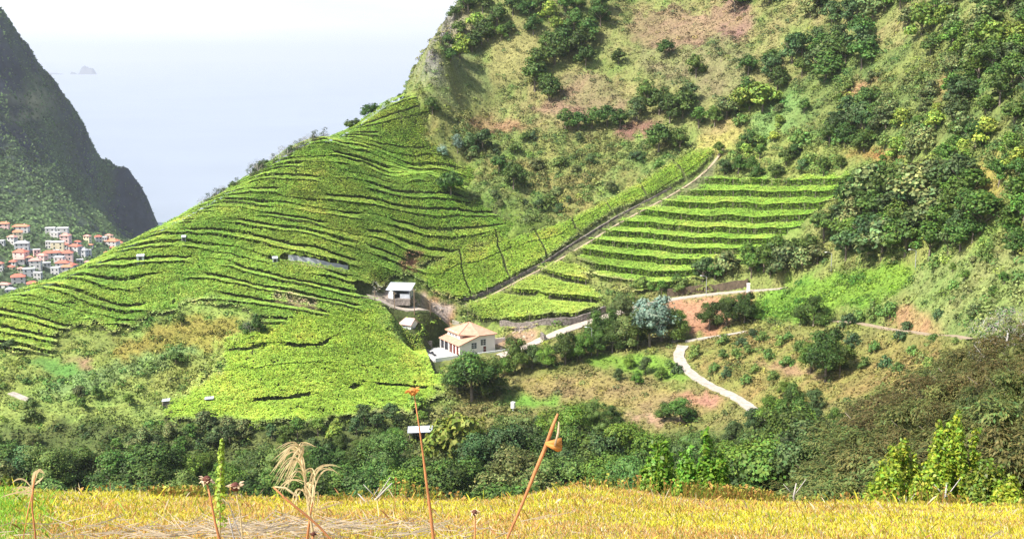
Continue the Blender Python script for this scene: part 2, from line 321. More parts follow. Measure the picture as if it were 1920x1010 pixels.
# valley to the right of the house
zone([(870, 720), (960, 650), (1140, 600), (1260, 590), (1300, 640), (1410, 600), (1560, 600), (1700, 600), (1830, 650), (1800, 760), (1600, 800), (1000, 830), (840, 800)], (.19, .22, .05), (.23, .2, .07), .6, .95)
zone([(1290, 640), (1400, 615), (1540, 640), (1780, 650), (1740, 740), (1420, 770), (1380, 740), (1290, 680)], (.28, .20, .07), (.21, .24, .055), .5, .9)
zone([(1240, 570), (1400, 553), (1420, 580), (1330, 640), (1260, 600)], (.36, .18, .10), (.38, .21, .12), .1, .1)
zone([(1090, 680), (1120, 662), (1240, 668), (1290, 690), (1280, 715), (1180, 700)], (.14, .28, .03), (.18, .27, .04), .1, .5)
zone([(945, 740), (975, 737), (1050, 745), (1045, 762), (960, 757)], (.14, .30, .04), (.16, .29, .04), 0, .3)
zone([(960, 715), (1080, 700), (1180, 720), (1260, 730), (1340, 740), (1360, 770), (1200, 770), (1080, 745), (980, 733)], (.29, .25, .07), (.27, .2, .09), .4, .7)
spot(1720, 600, 60, 18, (.34, .2, .1), (.3, .24, .09), .3); spot(1310, 745, 50, 10, (.4, .2, .14), (.34, .2, .1), .2, .1, .3); spot(1225, 782, 60, 6, (.4, .25, .16), (.4, .25, .16), .1, 0, .1)
spot(1480, 695, 70, 8, (.35, .22, .12), (.3, .2, .1), .2, .1, .3); spot(970, 633, 40, 14, (.36, .24, .15), (.3, .2, .12), -.2, .1, .2); spot(800, 577, 50, 18, (.45, .25, .13), (.4, .22, .12), .35, .2, .1)
spot(760, 567, 80, 14, (.42, .35, .3), (.42, .33, .27), .25, 0, 0); spot(830, 822, 30, 10, (.42, .24, .14), (.42, .24, .14), 0, 0, 0)
zone([(728, 592), (770, 588), (800, 590), (836, 608), (846, 655), (800, 668), (745, 650), (700, 610)], (.19, .32, .03), (.22, .33, .04), .3, 1, 2, True)
# the valley bottom and this side of it
zone([(-300, 830), (100, 795), (300, 800), (520, 800), (760, 785), (850, 800), (1000, 830), (1600, 790), (1800, 760), (1830, 650), (2300, 640), (2300, 1100), (-300, 1100)], (.09, .13, .03), (.13, .15, .04), .8, .9)
def blur(A, n=1):
    for _ in range(n):
        P = np.pad(A, ((1, 1), (1, 1))+((0, 0),)*(A.ndim-2), 'edge'); A = (P[:-2, 1:-1]+P[2:, 1:-1]+P[1:-1, :-2]+P[1:-1, 2:]+4*P[1:-1, 1:-1])/8
    return A
VR = VI.copy(); C1, C2, MO, DE = [blur(a, 2) for a in (C1, C2, MO, DE)]
def rlook(A, px, py, near=False):
    fx = np.clip((px-RX0)/RS, 0, A.shape[1]-1.01); fy = np.clip((py-RY0)/RS, 0, A.shape[0]-1.01); ix = fx.astype(int); iy = fy.astype(int)
    if near: return A[np.rint(fy).astype(int), np.rint(fx).astype(int)]
    tx = fx-ix; ty = fy-iy
    if A.ndim == 3: tx = tx[..., None]; ty = ty[..., None]
    return (A[iy, ix]*(1-tx)+A[iy, ix+1]*tx)*(1-ty)+(A[iy+1, ix]*(1-tx)+A[iy+1, ix+1]*tx)*ty
def cover(x, y, z, s=0):
    px, py = proj(x, y, z); n = np.clip(fbm(x/9, y/7, 31)*2.4-.7, 0, 1)[..., None]
    m = np.clip(fbm(x/2.2, y/2.2, 41, 3)*3-1, 0, 1)[..., None]
    k = np.clip(.65*n+.35*m, 0, 1); c = rlook(C1, px, py)*(1-k)+rlook(C2, px, py)*k
    return c*(.8+.4*fbm(x/4, y/4, 77, 3)[..., None])
PX, PY = proj(X, Y, ZS)
G_MO = rlook(MO, PX, PY); G_VI = rlook(VR, PX, PY, True)
near = smooth(60, 140, Y)
ZG = ZS + near*((mounds(X, Y, 3.4, 3)*1.3 + mounds(X, Y, 7.5, 8)*1.3*smooth(.45, .7, fbm(X/30, Y/30, 4)) + .7*(fbm(X/9, Y/9, 12)-.5)-.4)*G_MO)
wild = smooth(.45, .75, G_MO)*smooth(150, 260, Y)*smooth(540, 440, PY); ZG += wild*((fbm(X/26+Y/60, Y/34, 401, 3)-.5)*9 - 2.2*smooth(.35, .1, np.abs(fbm(X/40, Y/55, 402, 3)-.5)*4)*0)
# crag at the head of the spur
rock = np.exp(-(((PX-815)/46)**2+((PY-70)/75)**2)); rock = np.where((PX < 905) & (PY < 165) & (PY > -120), rock, 0)*smooth(300, 330, Y)
ZG += rock*(2.2*np.abs(fbm(X/6, Y/6, 55)*2-1)+2.6*np.abs(fbm(X/2.2, Y/2.2, 66)*2-1)-1.0)
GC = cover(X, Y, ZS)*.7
soil_shade = np.array((.04, .042, .02)); vk = (G_VI > 0)[..., None]*.85; GC = GC*(1-vk)+soil_shade*vk  # ground under the vines coloured dark to stand in for canopy shade
rk = np.clip(rock*1.4*smooth(.42, .62, fbm(X/7, Y/7, 91)+.1), 0, 1)[..., None]; GC = GC*(1-rk)+np.array((.14, .13, .12))*(.4+1.2*fbm(X/2, Y/2, 71)[..., None])*rk
def gz(x, y): return float(bil(ZG, x, y))
def hit(px, py, d0=100): return hitZ(ZG, px, py, d0)
# ------------------------------------------------------------------ ribbons laid on the ground: roads, tracks, walls
def pathpts(pl, step=1.2, d0=100):
    W = [hitZ(ZS, px, py, d0) for px, py in pl]; out = []
    for a, b in zip(W[:-1], W[1:]):
        n = max(1, int(np.hypot(*(b-a)[:2])/step))
        for i in range(n): out.append(a+(b-a)*i/n)
    out.append(W[-1]); P = np.array(out)
    for _ in range(8): P[1:-1] = (P[:-2]+P[2:]+2*P[1:-1])/4
    P[:, 2] = bil(ZS, P[:, 0], P[:, 1])
    for _ in range(14): P[1:-1, 2] = (P[:-2, 2]+P[2:, 2]+2*P[1:-1, 2])/4
    return P
def carve(P, w):
    global ZG
    x0, x1 = P[:, 0].min()-w*2, P[:, 0].max()+w*2; y0, y1 = P[:, 1].min()-w*2, P[:, 1].max()+w*2
    i0, i1 = np.searchsorted(gx, [x0, x1]); j0, j1 = np.searchsorted(gy, [y0, y1]); x = X[j0:j1, i0:i1]; y = Y[j0:j1, i0:i1]
    d = np.full(x.shape, 1e9); z = np.zeros(x.shape)
    for p in P:
        q = np.hypot(x-p[0], y-p[1]); k = q < d; d[k] = q[k]; z[k] = p[2]
    k = 1-smooth(w*.5+.5, w*.5+2.6, d); ZG[j0:j1, i0:i1] = ZG[j0:j1, i0:i1]*(1-k)+(z-.12)*k
def ribbon(name, P, w, m, th=.35, lift=.12):
    T = np.gradient(P[:, :2], axis=0); T /= np.linalg.norm(T, axis=1, keepdims=True)+1e-9; N = np.stack([-T[:, 1], T[:, 0]], 1); b = MB()
    vs = []
    for p, n, i in zip(P, N, range(len(P))):
        ww = w*(1+.08*sin(i*1.7)+.05*sin(i*.61)); l = p[:2]+n*ww/2; r = p[:2]-n*ww/2; z = p[2]+lift
        vs += [(l[0], l[1], z-th), (l[0], l[1], z), (r[0], r[1], z), (r[0], r[1], z-th)]
    fs = [(4*i+j, 4*i+4+j, 4*i+5+j, 4*i+1+j) for i in range(len(P)-1) for j in range(3)]; b.add(vs, fs)
    return b.build(name, m)
M = {}
M['road'] = mat('road_concrete', (.34, .29, .235), .9, var=.18, scale=.8, col2=(.40, .34, .28), bump=.02)
M['path'] = mat('path_concrete', (.34, .30, .25), .9, var=.3, scale=1.1, col2=(.42, .37, .31), bump=.02)
M['dirt'] = mat('dirt', (.27, .21, .14), .95, var=.25, scale=.7, col2=(.33, .26, .18))
M['stone'] = mat('dry_stone', (.12, .10, .09), .95, var=.55, scale=1.4, col2=(.24, .21, .18), bump=.25, bscale=2.2)
M['kerb'] = mat('kerb_concrete', (.42, .38, .31), .9, var=.2)
RD = {}
for nm, pl, wd, mt in (('road', [(935, 668), (985, 652), (1040, 628), (1090, 608), (1140, 594), (1190, 576), (1255, 562), (1320, 553), (1400, 545), (1470, 541)], 3.6, 'road'),
                   ('path', [(1265, 640), (1290, 638), (1282, 648), (1270, 663), (1275, 680), (1300, 705), (1340, 728), (1375, 742), (1396, 756), (1420, 775), (1446, 792)], 2.5, 'path'),
                   ('path', [(1400, 622), (1350, 630), (1310, 634), (1285, 640)], 2.0, 'path'),
                   ('track', [(1530, 603), (1580, 602), (1640, 612), (1720, 621), (1780, 628), (1822, 637)], 1.8, 'dirt'),
                   ('track', [(872, 572), (935, 548), (1030, 500), (1065, 478), (1150, 425), (1200, 398), (1270, 360), (1310, 335), (1345, 300), (1356, 280)], .9, 'dirt'),
                   ('driveway', [(690, 556), (735, 572), (780, 588), (822, 604), (850, 618)], 5.2, 'road'),
                   ('path', [(20, 738), (55, 750)], 1.6, 'path'), ('path', [(535, 492), (600, 503), (655, 512)], 1.1, 'dirt')):
    P = pathpts(pl); carve(P, wd); RD.setdefault(nm, []).append((P, wd, mt))
for nm, L in RD.items():
    for P, wd, mt in L: tag(ribbon(nm, P, wd, M[mt]), kind='structure')
# ------------------------------------------------------------------ the ground mesh
M['ground'] = mat('hillside_ground', rough=.95, attr=True, var=.5, scale=1.7, bump=.25, bscale=1.6)
keep = slice(0, None)
g = gridmesh('ground', X, Y, ZG, M['ground'], GC); tag(g, kind='structure')
gyz, gxz = np.gradient(ZG, GS)
def gnorm(x, y): a = bil(gxz, x, y); b = bil(gyz, x, y); return nrm(np.stack([-a, -b, np.ones_like(a)], 1))
# ------------------------------------------------------------------ undergrowth over the slopes
M['under'] = mat('undergrowth_leaf', rough=.7, attr=True, var=.15, scale=.5, trans=.15)
def visible_pts(n, x0, x1, y0, y1, rng=R):
    x = rng.uniform(x0, x1, n); y = rng.uniform(y0, y1, n); k = np.abs(x) < y*.47+18*smooth(200, 60, y); x = x[k]; y = y[k]; z = bil(ZG, x, y); px, py = proj(x, y, z)
    N = gnorm(x, y); Vd = -nrm(np.stack([x, y, z], 1)); k = ((N*Vd).sum(1) > -.15) & (py > -120) & (py < np.where(y < 150, 1150, 960)) & (px > -80) & (px < np.where(y < 150, 2900, 2000))
    return x[k], y[k], z[k], px[k], py[k], N[k]
def offroad(x, y, px, py, m=.35):
    k = np.zeros(len(x), bool)
    for L in RD.values():
        for P, wd, mt in L:
            for p in P[::2]: k |= (x-p[0])**2+(y-p[1])**2 < (wd*.5+m)**2
    return ~(k | (np.hypot(x-hc[0], y-hc[1]) < 9) | (np.hypot(x-GAR[0]-1, y-GAR[1]-2) < 5) | inpoly(px, py, [(790, 634), (830, 606), (930, 606), (940, 672), (815, 690)]))
x, y, z, px, py, N = visible_pts(430000, -200, 240, 22, 520)
de = rlook(DE, px, py)*np.where(y < 150, .7, 1); k = (R.rand(len(x)) < de*.42) & offroad(x, y, px, py); x, y, z, px, py, N = [a[k] for a in (x, y, z, px, py, N)]
n = len(x); S = R.uniform(.45, .9, n)*np.clip(y/280, .5, 1.2)
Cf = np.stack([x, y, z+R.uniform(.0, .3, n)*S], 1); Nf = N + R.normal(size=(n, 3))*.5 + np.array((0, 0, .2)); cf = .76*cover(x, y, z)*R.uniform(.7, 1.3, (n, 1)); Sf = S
x, y, z, px, py, N = visible_pts(330000, -200, 240, 60, 520, np.random.RandomState(78))
de = rlook(DE, px, py); k = (R.rand(len(x)) < de*.42) & offroad(x, y, px, py, .5); x, y, z, px, py = [a[k] for a in (x, y, z, px, py)]; n = len(x); ii = np.repeat(np.arange(n), 6); r_ = R.uniform(.25, .55, n)
d = nrm(R.normal(size=(6*n, 3))); d[:, 2] = np.abs(d[:, 2]); ca = cover(x, y, z)*R.uniform(.55, 1.15, (n, 1)); Cf = np.concatenate([Cf, np.stack([x, y, z], 1)[ii]+d*r_[ii][:, None]]); Nf = np.concatenate([Nf, d+R.normal(size=(6*n, 3))*.3+np.array((0, 0, .25))])
Sf = np.concatenate([Sf, R.uniform(.26, .46, 6*n)]); cf = np.concatenate([cf, .85*ca[ii]*R.uniform(.75, 1.3, (6*n, 1))])
# hummocks: each a dome of leaf clusters
x, y, z, px, py, N = visible_pts(200000, -200, 240, 22, 520, np.random.RandomState(77))
de = rlook(DE, px, py); mo = rlook(MO, px, py); pat = smooth(.36, .62, fbm(x/12, y/10, 301, 3)); k = (R.rand(len(x)) < np.clip(de, 0, 1)*(.17+.62*pat)*np.clip(.35+mo, .3, 1.3)) & offroad(x, y, px, py, 1.3); k_i = k; x, y, z, px, py, mo = [a[k] for a in (x, y, z, px, py, mo)]
n = len(x); r_ = (.45+1.1*R.rand(n)**2.2)*np.clip(.65+.5*mo, .5, 1.4); nc = np.clip((r_**1.7*24), 8, 90).astype(int); ii = np.repeat(np.arange(n), nc); m = len(ii)
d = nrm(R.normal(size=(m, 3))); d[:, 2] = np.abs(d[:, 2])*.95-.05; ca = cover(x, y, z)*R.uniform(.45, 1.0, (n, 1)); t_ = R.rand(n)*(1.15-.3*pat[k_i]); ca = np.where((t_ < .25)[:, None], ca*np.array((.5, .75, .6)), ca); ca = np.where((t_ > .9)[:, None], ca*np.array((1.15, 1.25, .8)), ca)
P = np.stack([x, y, z], 1)[ii] + d*r_[ii][:, None]*np.array((1, 1, .85))*R.uniform(.8, 1.05, (m, 1)); Nh = d+R.normal(size=(m, 3))*.32+np.array((0, 0, .2)); Sh = R.uniform(.32, .6, m)*np.clip(r_[ii], .6, 1.2)
ch = 1.1*ca[ii]*R.uniform(.7, 1.3, (m, 1)); print('undergrowth', len(Cf), 'hummocks', n, m)
C = np.concatenate([Cf, P]); NN = np.concatenate([Nf, Nh]); S = np.concatenate([Sf, Sh]); cc = np.clip(np.concatenate([cf, ch])+R.normal(size=(len(C), 3))*.005, .01, .6)
tag(link('undergrowth', quads('undergrowth', cards(C, NN, S), len(C), M['under'], cc)), 'ferns, brambles and low scrub covering the wild parts of the hillside', 'undergrowth', kind='stuff')
# ------------------------------------------------------------------ vine terraces
ORD = 'first second third fourth fifth sixth seventh eighth ninth tenth eleventh twelfth thirteenth fourteenth fifteenth sixteenth seventeenth eighteenth nineteenth twentieth'.split()
TENS = {2: 'twenty', 3: 'thirty', 4: 'forty', 5: 'fifty', 6: 'sixty', 7: 'seventy', 8: 'eighty', 9: 'ninety'}
def ordw(i):
    if i <= 20: return ORD[i-1]
    if i > 99: return 'hundred and ' + ordw(i-100) if i > 100 else 'hundredth'
    t, u = divmod(i, 10); return TENS[t][:-1]+'ieth' if u == 0 else TENS[t]+'-'+ORD[u-1]
def levels(lines):
    P = []; v = []
    for lv, L in lines:
        for (a, b), (c, d) in zip(L[:-1], L[1:]):
            for t in (0, .5): h = hitZ(ZS, a+(c-a)*t, b+(d-b)*t); P.append(h[:2]); v.append(lv)
        h = hitZ(ZS, *L[-1]); P.append(h[:2]); v.append(lv)
    return TPS(P, np.array(v, float), lam=.01)
U_left = levels([(14, [(721, 273), (761, 276)]), (12, [(640, 290), (680, 286)]), (11, [(555, 306), (616, 305)]), (13, [(791, 306), (886, 311)]), (12, [(765, 322), (832, 324)]), (10, [(640, 333), (690, 332)]),
    (9, [(640, 364), (700, 357)]), (10, [(721, 352), (808, 358)]), (9, [(721, 378), (775, 384), (882, 398)]), (8, [(488, 370), (559, 377), (640, 390), (684, 394), (741, 402)]), (8, [(785, 408), (862, 413), (909, 419)]),
    (7, [(475, 395), (535, 404), (640, 421), (704, 430)]), (6, [(454, 414), (525, 422), (640, 441), (700, 452)]), (5, [(441, 431), (505, 438), (586, 451), (640, 471)]), (4, [(397, 451), (465, 460), (505, 478), (545, 488), (640, 503)]),
    (3, [(370, 484), (461, 498), (539, 514), (593, 530), (640, 538)]), (2, [(333, 500), (404, 512), (465, 527), (640, 562)]), (1, [(199, 562), (236, 559), (296, 544), (357, 534), (428, 545), (520, 565)]),
    (0, [(131, 562), (175, 588), (236, 600), (296, 592), (343, 576)]), (-1, [(67, 589), (135, 606), (199, 616)]), (-2, [(37, 611), (128, 638), (165, 640)]), (-3, [(0, 633), (94, 655)])])
U_rows = levels([(11, [(1489, 355), (1580, 357)]), (10, [(1300, 370), (1400, 374), (1560, 373)]), (9, [(1230, 388), (1280, 394), (1415, 397), (1560, 391)]), (8, [(1190, 408), (1280, 421), (1415, 425), (1500, 420)]), (7, [(1160, 428), (1280, 440), (1448, 448)]),
    (6, [(1130, 447), (1200, 452), (1280, 460), (1381, 466)]), (5, [(1100, 462), (1180, 470), (1280, 481), (1391, 482)]), (4, [(1080, 480), (1180, 495), (1280, 503), (1370, 500)]), (3, [(1065, 500), (1140, 516), (1230, 526), (1300, 522)])])
U_low = levels([(2, [(1010, 522), (1060, 530), (1118, 546)]), (1, [(945, 552), (1020, 560), (1100, 574)]), (0, [(850, 590), (900, 606), (1000, 614), (1110, 592)])])
U_yel = levels([(0, [(300, 800), (520, 806), (740, 790)]), (3, [(430, 665), (560, 640), (700, 625), (830, 640)]), (1, [(380, 765), (500, 752), (700, 740)])])
vx, vy = None, None
M['vine'] = mat('vine_leaf', rough=.55, attr=True, var=.12, scale=.35, trans=.15)
M['vinedark'] = mat('vine_underside', rough=.8, attr=True, var=.3, scale=1, trans=.1)
M['post'] = mat('post_wood', (.32, .27, .2), .9)
POSTME = MB().box(-.05, .05, -.05, .05, 0, 1).mesh('post', M['post'])
BLK = {1: (U_left, 'left', 2.15, .9), 2: (U_yel, 'low', 1.8, 1.2), 3: (U_rows, 'rows', 2.45, .8), 4: (U_low, 'plot', 2.4, .9)}
x, y, z, px, py, N = visible_pts(2500000, -170, 190, 225, 420, np.random.RandomState(3))
vz = rlook(VR, px+3*R.normal(size=len(px)), py+2*R.normal(size=len(px)), True).astype(int); k = vz > 0
k &= np.hypot(x-SHED[0]-.3, y-SHED[1]+.8) > 3.3
k &= ~inpoly(px, py, [(786, 632), (826, 614), (930, 606), (960, 690), (815, 712)]) & ~(np.hypot(x-GAR[0]-1, y-GAR[1]-2.5) < 6)
for nm in ('road', 'driveway', 'path', 'track'):
    for P, wd, mt in RD[nm]:
        for p in P[::2]: k &= (x-p[0])**2+(y-p[1])**2 > (wd*.5+.9)**2
x, y, z, px, py, N, vz = [a[k] for a in (x, y, z, px, py, N, vz)]
print('vine pts', len(x))
mid = (px > 800) & (py < 575) & (vz == 1) & (py > 680-.55*(px-600)-60) & inpoly(px, py, [(770, 500), (1340, 270), (1360, 310), (870, 590), (800, 570)])
vz[mid] = 5
U_mid = levels([(0, [(870, 574), (940, 550), (1060, 475), (1150, 410), (1250, 362), (1340, 300)]), (1, [(810, 545), (900, 500), (1060, 440), (1200, 370), (1320, 285)])])
BLK[5] = (U_mid, 'strip', 2.0, 1.6)
TITLE = {1: ('pergola vine terrace on the broad left hillside', 'vine terraces on the left hillside'), 2: ('yellow green vines on the low slope beside the house', 'vine plots beside the house'),
         3: ('straight vine row right of the long straight track', 'vine rows in the right hand block'), 4: ('vine strip on the small plot above the road', 'vine strips above the road'), 5: ('vines in the strip left of the long straight track', 'vine strips left of the straight track')}
for b, (U, nm, front, back) in BLK.items():
    s = vz == b; xs, ys, zs, pxs, pys = x[s], y[s], bil(ZS, x[s], y[s]), px[s], py[s]
    u = U(xs, ys)
    if b == 1: u = u + .2*(fbm(xs/14, ys/10, 21, 4)-.5)*2
    elif b in (2, 5): u = u + .5*(fbm(xs/16, ys/12, 23, 3)-.5)*2
    else: u = u + .10*(fbm(xs/10, ys/8, 22, 2)-.5)*2
    if b == 1: u = u*2
    fl = np.floor(u).astype(int); fr = u-fl; odd = (fl % 2 != 0) if b == 1 else np.zeros(len(fl), bool)
    # terraces merge and part again along their length
    br = vn(xs/13+fl*5.7, fl*3.3+ys*0+.5, 61)*.7+.3*vn(xs/4+fl*2.7, ys/4, 62)
    amp = np.where(odd, .46*smooth(.45, .66, br), smooth(.34, .52, br)) if b == 1 else smooth(.55, .8, br)*.8 if b == 2 else np.where(br > -1, 1., 0) if b == 3 else smooth(.15, .4, br)
    if b == 5: amp = amp*(fl > -1)*.6
    hgt = (front+(back-front)*np.clip(fr, 0, 1)**.8)*amp + 1.5*(1-amp)
    gap = (fr > (.92 if b == 3 else .90)) & (amp > (.8 if b == 1 else .5)) & (fl < 90)
    hole = vn(xs/1.1, ys/1.1, 33) < (.10 if b != 2 else .13)
    if b == 5: gap = (gap & (fl < 0)) | ((np.abs(((xs*.93+ys*.25+.8*vn(xs/3, ys/3, 71))/11.) % 1-.5) < .028)) | ((np.abs(u-.5*np.floor(u*2)) < .03) & (br > .4))
    keepp = ~gap & ~(hole & (np.random.RandomState(b).rand(len(xs)) < .85))
    rr = np.random.RandomState(b+50)
    for L in sorted(set(fl[keepp])):
        q = keepp & (fl == L); n = int(q.sum())
        if n < 150:
            continue
        zt = zs[q]+hgt[q]+.35*(fbm(xs[q]/1.3, ys[q]/1.3, 44, 2)-.5)+.6*(fbm(xs[q]/6, ys[q]/6, 45, 2)-.5)
        C = np.stack([xs[q], ys[q], zt], 1)
        Nn = np.array((0, -.12, 1.)) + rr.normal(size=(n, 3))*.19
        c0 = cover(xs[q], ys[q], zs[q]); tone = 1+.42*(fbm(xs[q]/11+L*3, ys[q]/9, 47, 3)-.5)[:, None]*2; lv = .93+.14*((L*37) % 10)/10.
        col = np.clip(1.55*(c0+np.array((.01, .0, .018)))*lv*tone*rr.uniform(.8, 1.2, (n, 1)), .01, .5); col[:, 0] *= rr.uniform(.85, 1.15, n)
        yel = rr.rand(n) < .02; col[yel] = (.32, .3, .06)
        V = cards(C, Nn, rr.uniform(.30, .56, n), .85, rr)
        # leaves and shoots hanging over the front edge, shade put into their darker colour
        e = q & (fr < (.16 if b == 3 else .12)) & (rr.rand(len(fr)) < (.85 if b == 3 else .35)) & (amp > .4); ne = int(e.sum())
        if ne:
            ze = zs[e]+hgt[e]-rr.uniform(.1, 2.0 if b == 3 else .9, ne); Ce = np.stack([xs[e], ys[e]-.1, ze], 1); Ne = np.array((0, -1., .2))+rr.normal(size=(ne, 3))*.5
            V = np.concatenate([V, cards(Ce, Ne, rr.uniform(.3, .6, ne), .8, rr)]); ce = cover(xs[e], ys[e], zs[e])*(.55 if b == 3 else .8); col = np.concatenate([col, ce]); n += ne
        o = link('vine_terrace', None); xc, yc = xs[q].mean(), ys[q].mean()
        tag(o, None, 'vines', TITLE[b][1]); o['_sort'] = float(pys[q].mean()); o['_b'] = b
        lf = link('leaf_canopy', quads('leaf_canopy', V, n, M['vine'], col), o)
        # posts under the front edge
        fe = np.nonzero(q & (fr < .10) & (amp > .5))[0]
        if len(fe) > 8 and b in (3, 4):
            seen = set()
            for i in fe[::3]:
                kx = int(xs[i]/2.8)
                if kx in seen: continue
                seen.add(kx); h = hgt[i]; p_ = link('post', POSTME, o, loc=(xs[i], ys[i]+.15, zs[i]-.2)); p_.scale = (1, 1, h+.2)
vt = [o for o in COL.objects if o.get('_b')]
for b in BLK:
    L = sorted([o for o in vt if o['_b'] == b], key=lambda o: -o['_sort'])
    for i, o in enumerate(L): o['label'] = TITLE[b][0] + ', ' + ordw(i+1) + ' from the bottom'
for o in vt: del o['_b']; del o['_sort']
# ------------------------------------------------------------------ sea, islets
M['sea'] = mat('sea_water', (.24, .27, .31), .4, var=.06, scale=.002, bump=.5, bscale=.05, spec=.5)  # base colour paled to stand in for glare off the water
b = MB(); b.add([(-45000, -3000, SEA), (45000, -3000, SEA), (45000, 45000, SEA), (-45000, 45000, SEA)], [(0, 1, 2, 3)])
tag(b.build('sea', M['sea']), kind='structure')
M['islet'] = mat('islet_rock', (.10, .10, .10), .95, var=.3, scale=.01)
def islet(px, wpx, hpx, label, seed):
    D = 14500.; p = at(px, 133, D); W = wpx/F*D; H = hpx/F*D; n = 26; rr = np.random.RandomState(seed); b = MB(); vs = []
    prof = [.35, .55, .8, .92, 1, .85, .8, .78, .74, .7, .6, .3] if hpx > 8 else [.4, .7, 1, .8, .9, .6, .8, .5, .6, .4, .3, .1]
    for j in range(9):
        for i in range(n):
            t = i/(n-1); e = np.interp(t, np.linspace(0, 1, 12), prof)*sin(pi*min(max(j/8, .0), 1))**.6*min(1, t*9, (1-t)*9)
            vs.append((p[0]+(t-.5)*W, D+(j/8-.5)*W*.7, SEA-1+e*H*(.88+.2*rr.rand())))
    b.add(vs, [(j*n+i, j*n+i+1, (j+1)*n+i+1, (j+1)*n+i) for j in range(8) for i in range(n-1)])
    tag(b.build('islet', M['islet']), label, 'islet', 'islets on the horizon')
islet(164, 30, 16, 'tall rocky islet with a blunt peak far out in the hazy sea', 1)
islet(138, 13, 5, 'small low rock in the sea beside the tall rocky islet', 2)
islet(95, 46, 4, 'long flat reef at the horizon beside the dark mountain edge', 3)
# ------------------------------------------------------------------ the mountain across the bay and the village
FP = []; FV = []
def fpt(px, py, D): q = at(px, py, D); FP.append((q[0], q[1])); FV.append(q[2]); return q
SIL = [(-520, -520, 1340), (-200, -210, 1310), (-90, -80, 1290), (0, 28, 1280), (35, 82, 1285), (70, 124, 1290), (80, 155, 1292), (120, 196, 1300), (155, 240, 1305), (168, 280, 1308), (200, 342, 1315), (225, 355, 1322), (250, 376, 1330), (280, 402, 1340), (302, 440, 1350), (330, 500, 1365)]
for s_ in SIL:
    q = fpt(*s_)
    for dx, dy, dz in ((90, 60, -135),): FP.append((q[0]+dx, q[1]+dy)); FV.append(max(q[2]+dz, -240))
for s_ in ((0, 150, 1232), (0, 250, 1190), (0, 330, 1130), (0, 400, 1045), (0, 450, 965), (0, 540, 850), (0, 590, 790), (80, 250, 1250), (80, 330, 1190), (90, 400, 1100), (90, 450, 1010), (90, 520, 900), (90, 560, 830),
           (160, 350, 1270), (160, 400, 1180), (160, 450, 1090), (180, 485, 1000), (170, 530, 900), (235, 410, 1310), (230, 440, 1240), (225, 468, 1130), (290, 480, 1230), (-200, 100, 1190), (-200, 300, 1060), (-200, 450, 900), (-200, 560, 780),
           (-500, -200, 1150), (-500, 200, 950), (-500, 500, 700)): fpt(*s_)
for x in range(-1400, 100, 150): FP.append((x, 1800)); FV.append(-260); FP.append((x, 1980)); FV.append(-260)
for x, y, z in ((-230, 800, -215), (-200, 1100, -225), (-150, 1400, -235), (-300, 650, -160), (-600, 600, -120)): FP.append((x, y)); FV.append(z)
TF = TPS(FP, np.array(FV), lam=.0005, sc=300)
fx_ = np.arange(-1000, -60, 3.6); fy_ = np.arange(640, 1760, 3.6); FX, FY = np.meshgrid(fx_, fy_); FZ = TF(FX, FY)
sx_ = [at(*s_)[0] for s_ in SIL]; FZ = FZ - 1.5*np.clip(FY-np.interp(FX, sx_, [s_[2] for s_ in SIL])-12, 0, 1e9)
FZ0 = FZ.copy(); fpx, fpy = proj(FX, FY, FZ)
gzy, gzx = np.gradient(FZ, 3.6); slope = np.hypot(gzx, gzy); st = smooth(.55, 1.1, slope)
rdg = 1-np.abs(fbm(FX/60+FZ/200, FY/60, 101, 5)*2-1)
FZ = FZ + st*(rdg-.86)*38 + st*(fbm(FX/16, FY/16, 104, 4)-.5)*18
low = smooth(300, 380, fpy)*(1-st*.6)
ph = FZ/4.6+.8*fbm(FX/60, FY/60, 130, 2); tr = np.floor(ph)+smooth(.55, 1, ph-np.floor(ph)); FZ = FZ*(1-low)+low*((tr-.8*fbm(FX/60, FY/60, 130, 2))*4.6-.9)
FZ = np.maximum(FZ, -240)
veg = np.clip(fbm(FX/40, FY/40, 111, 4)*3.2-1.25+.9*low-.35*st, 0, 1)[..., None]
rk = np.array((.026, .032, .045))*(.5+fbm(FX/12+FZ/9, FZ/5, 115, 4))[..., None]; gr = np.array((.08, .125, .04))*(.55+.9*fbm(FX/14, FZ/6, 121, 4))[..., None]  # blue of the air and shade put into the rock colour
dry = (np.exp(-(((fpx-55)/38)**2+((fpy-200)/34)**2))*smooth(.4, .6, fbm(FX/12, FZ/6, 140)))[..., None]  # pale patch painted in for the sunlit part of the cliff
FC = rk*(1-veg)+gr*veg; FC = FC*(1-dry)+np.array((.22, .22, .12))*dry
M['farground'] = mat('mountain_ground', rough=.95, attr=True, var=.35, scale=.12, bump=2, bscale=.2)
o = gridmesh('mountain', FX, FY, FZ, M['farground'], FC); tag(o, kind='structure')
def bf(A, x, y):
    i = np.clip((np.asarray(x)+1000)/3.6, 0, A.shape[1]-1.01); j = np.clip((np.asarray(y)-640)/3.6, 0, A.shape[0]-1.01); a = i.astype(int); c = j.astype(int); u = i-a; v = j-c
    return (A[c, a]*(1-u)+A[c, a+1]*u)*(1-v)+(A[c+1, a]*(1-u)+A[c+1, a+1]*u)*v
rf = np.random.RandomState(11); x = rf.uniform(-760, -300, 300000); y = rf.uniform(780, 1420, 300000); z = bf(FZ, x, y); px, py = proj(x, y, z)
k = (px > -60) & (px < 320) & (py < 600); dn = np.clip(fbm(x/40, y/40, 111, 4)*3.2-1.1+.5*smooth(300, 380, py), 0.05, 1)
k &= rf.rand(len(x)) < dn*.5*(1-.65*smooth(340, 390, py)); x, y, z = x[k], y[k], z[k]; n = len(x); print('far veg', n)
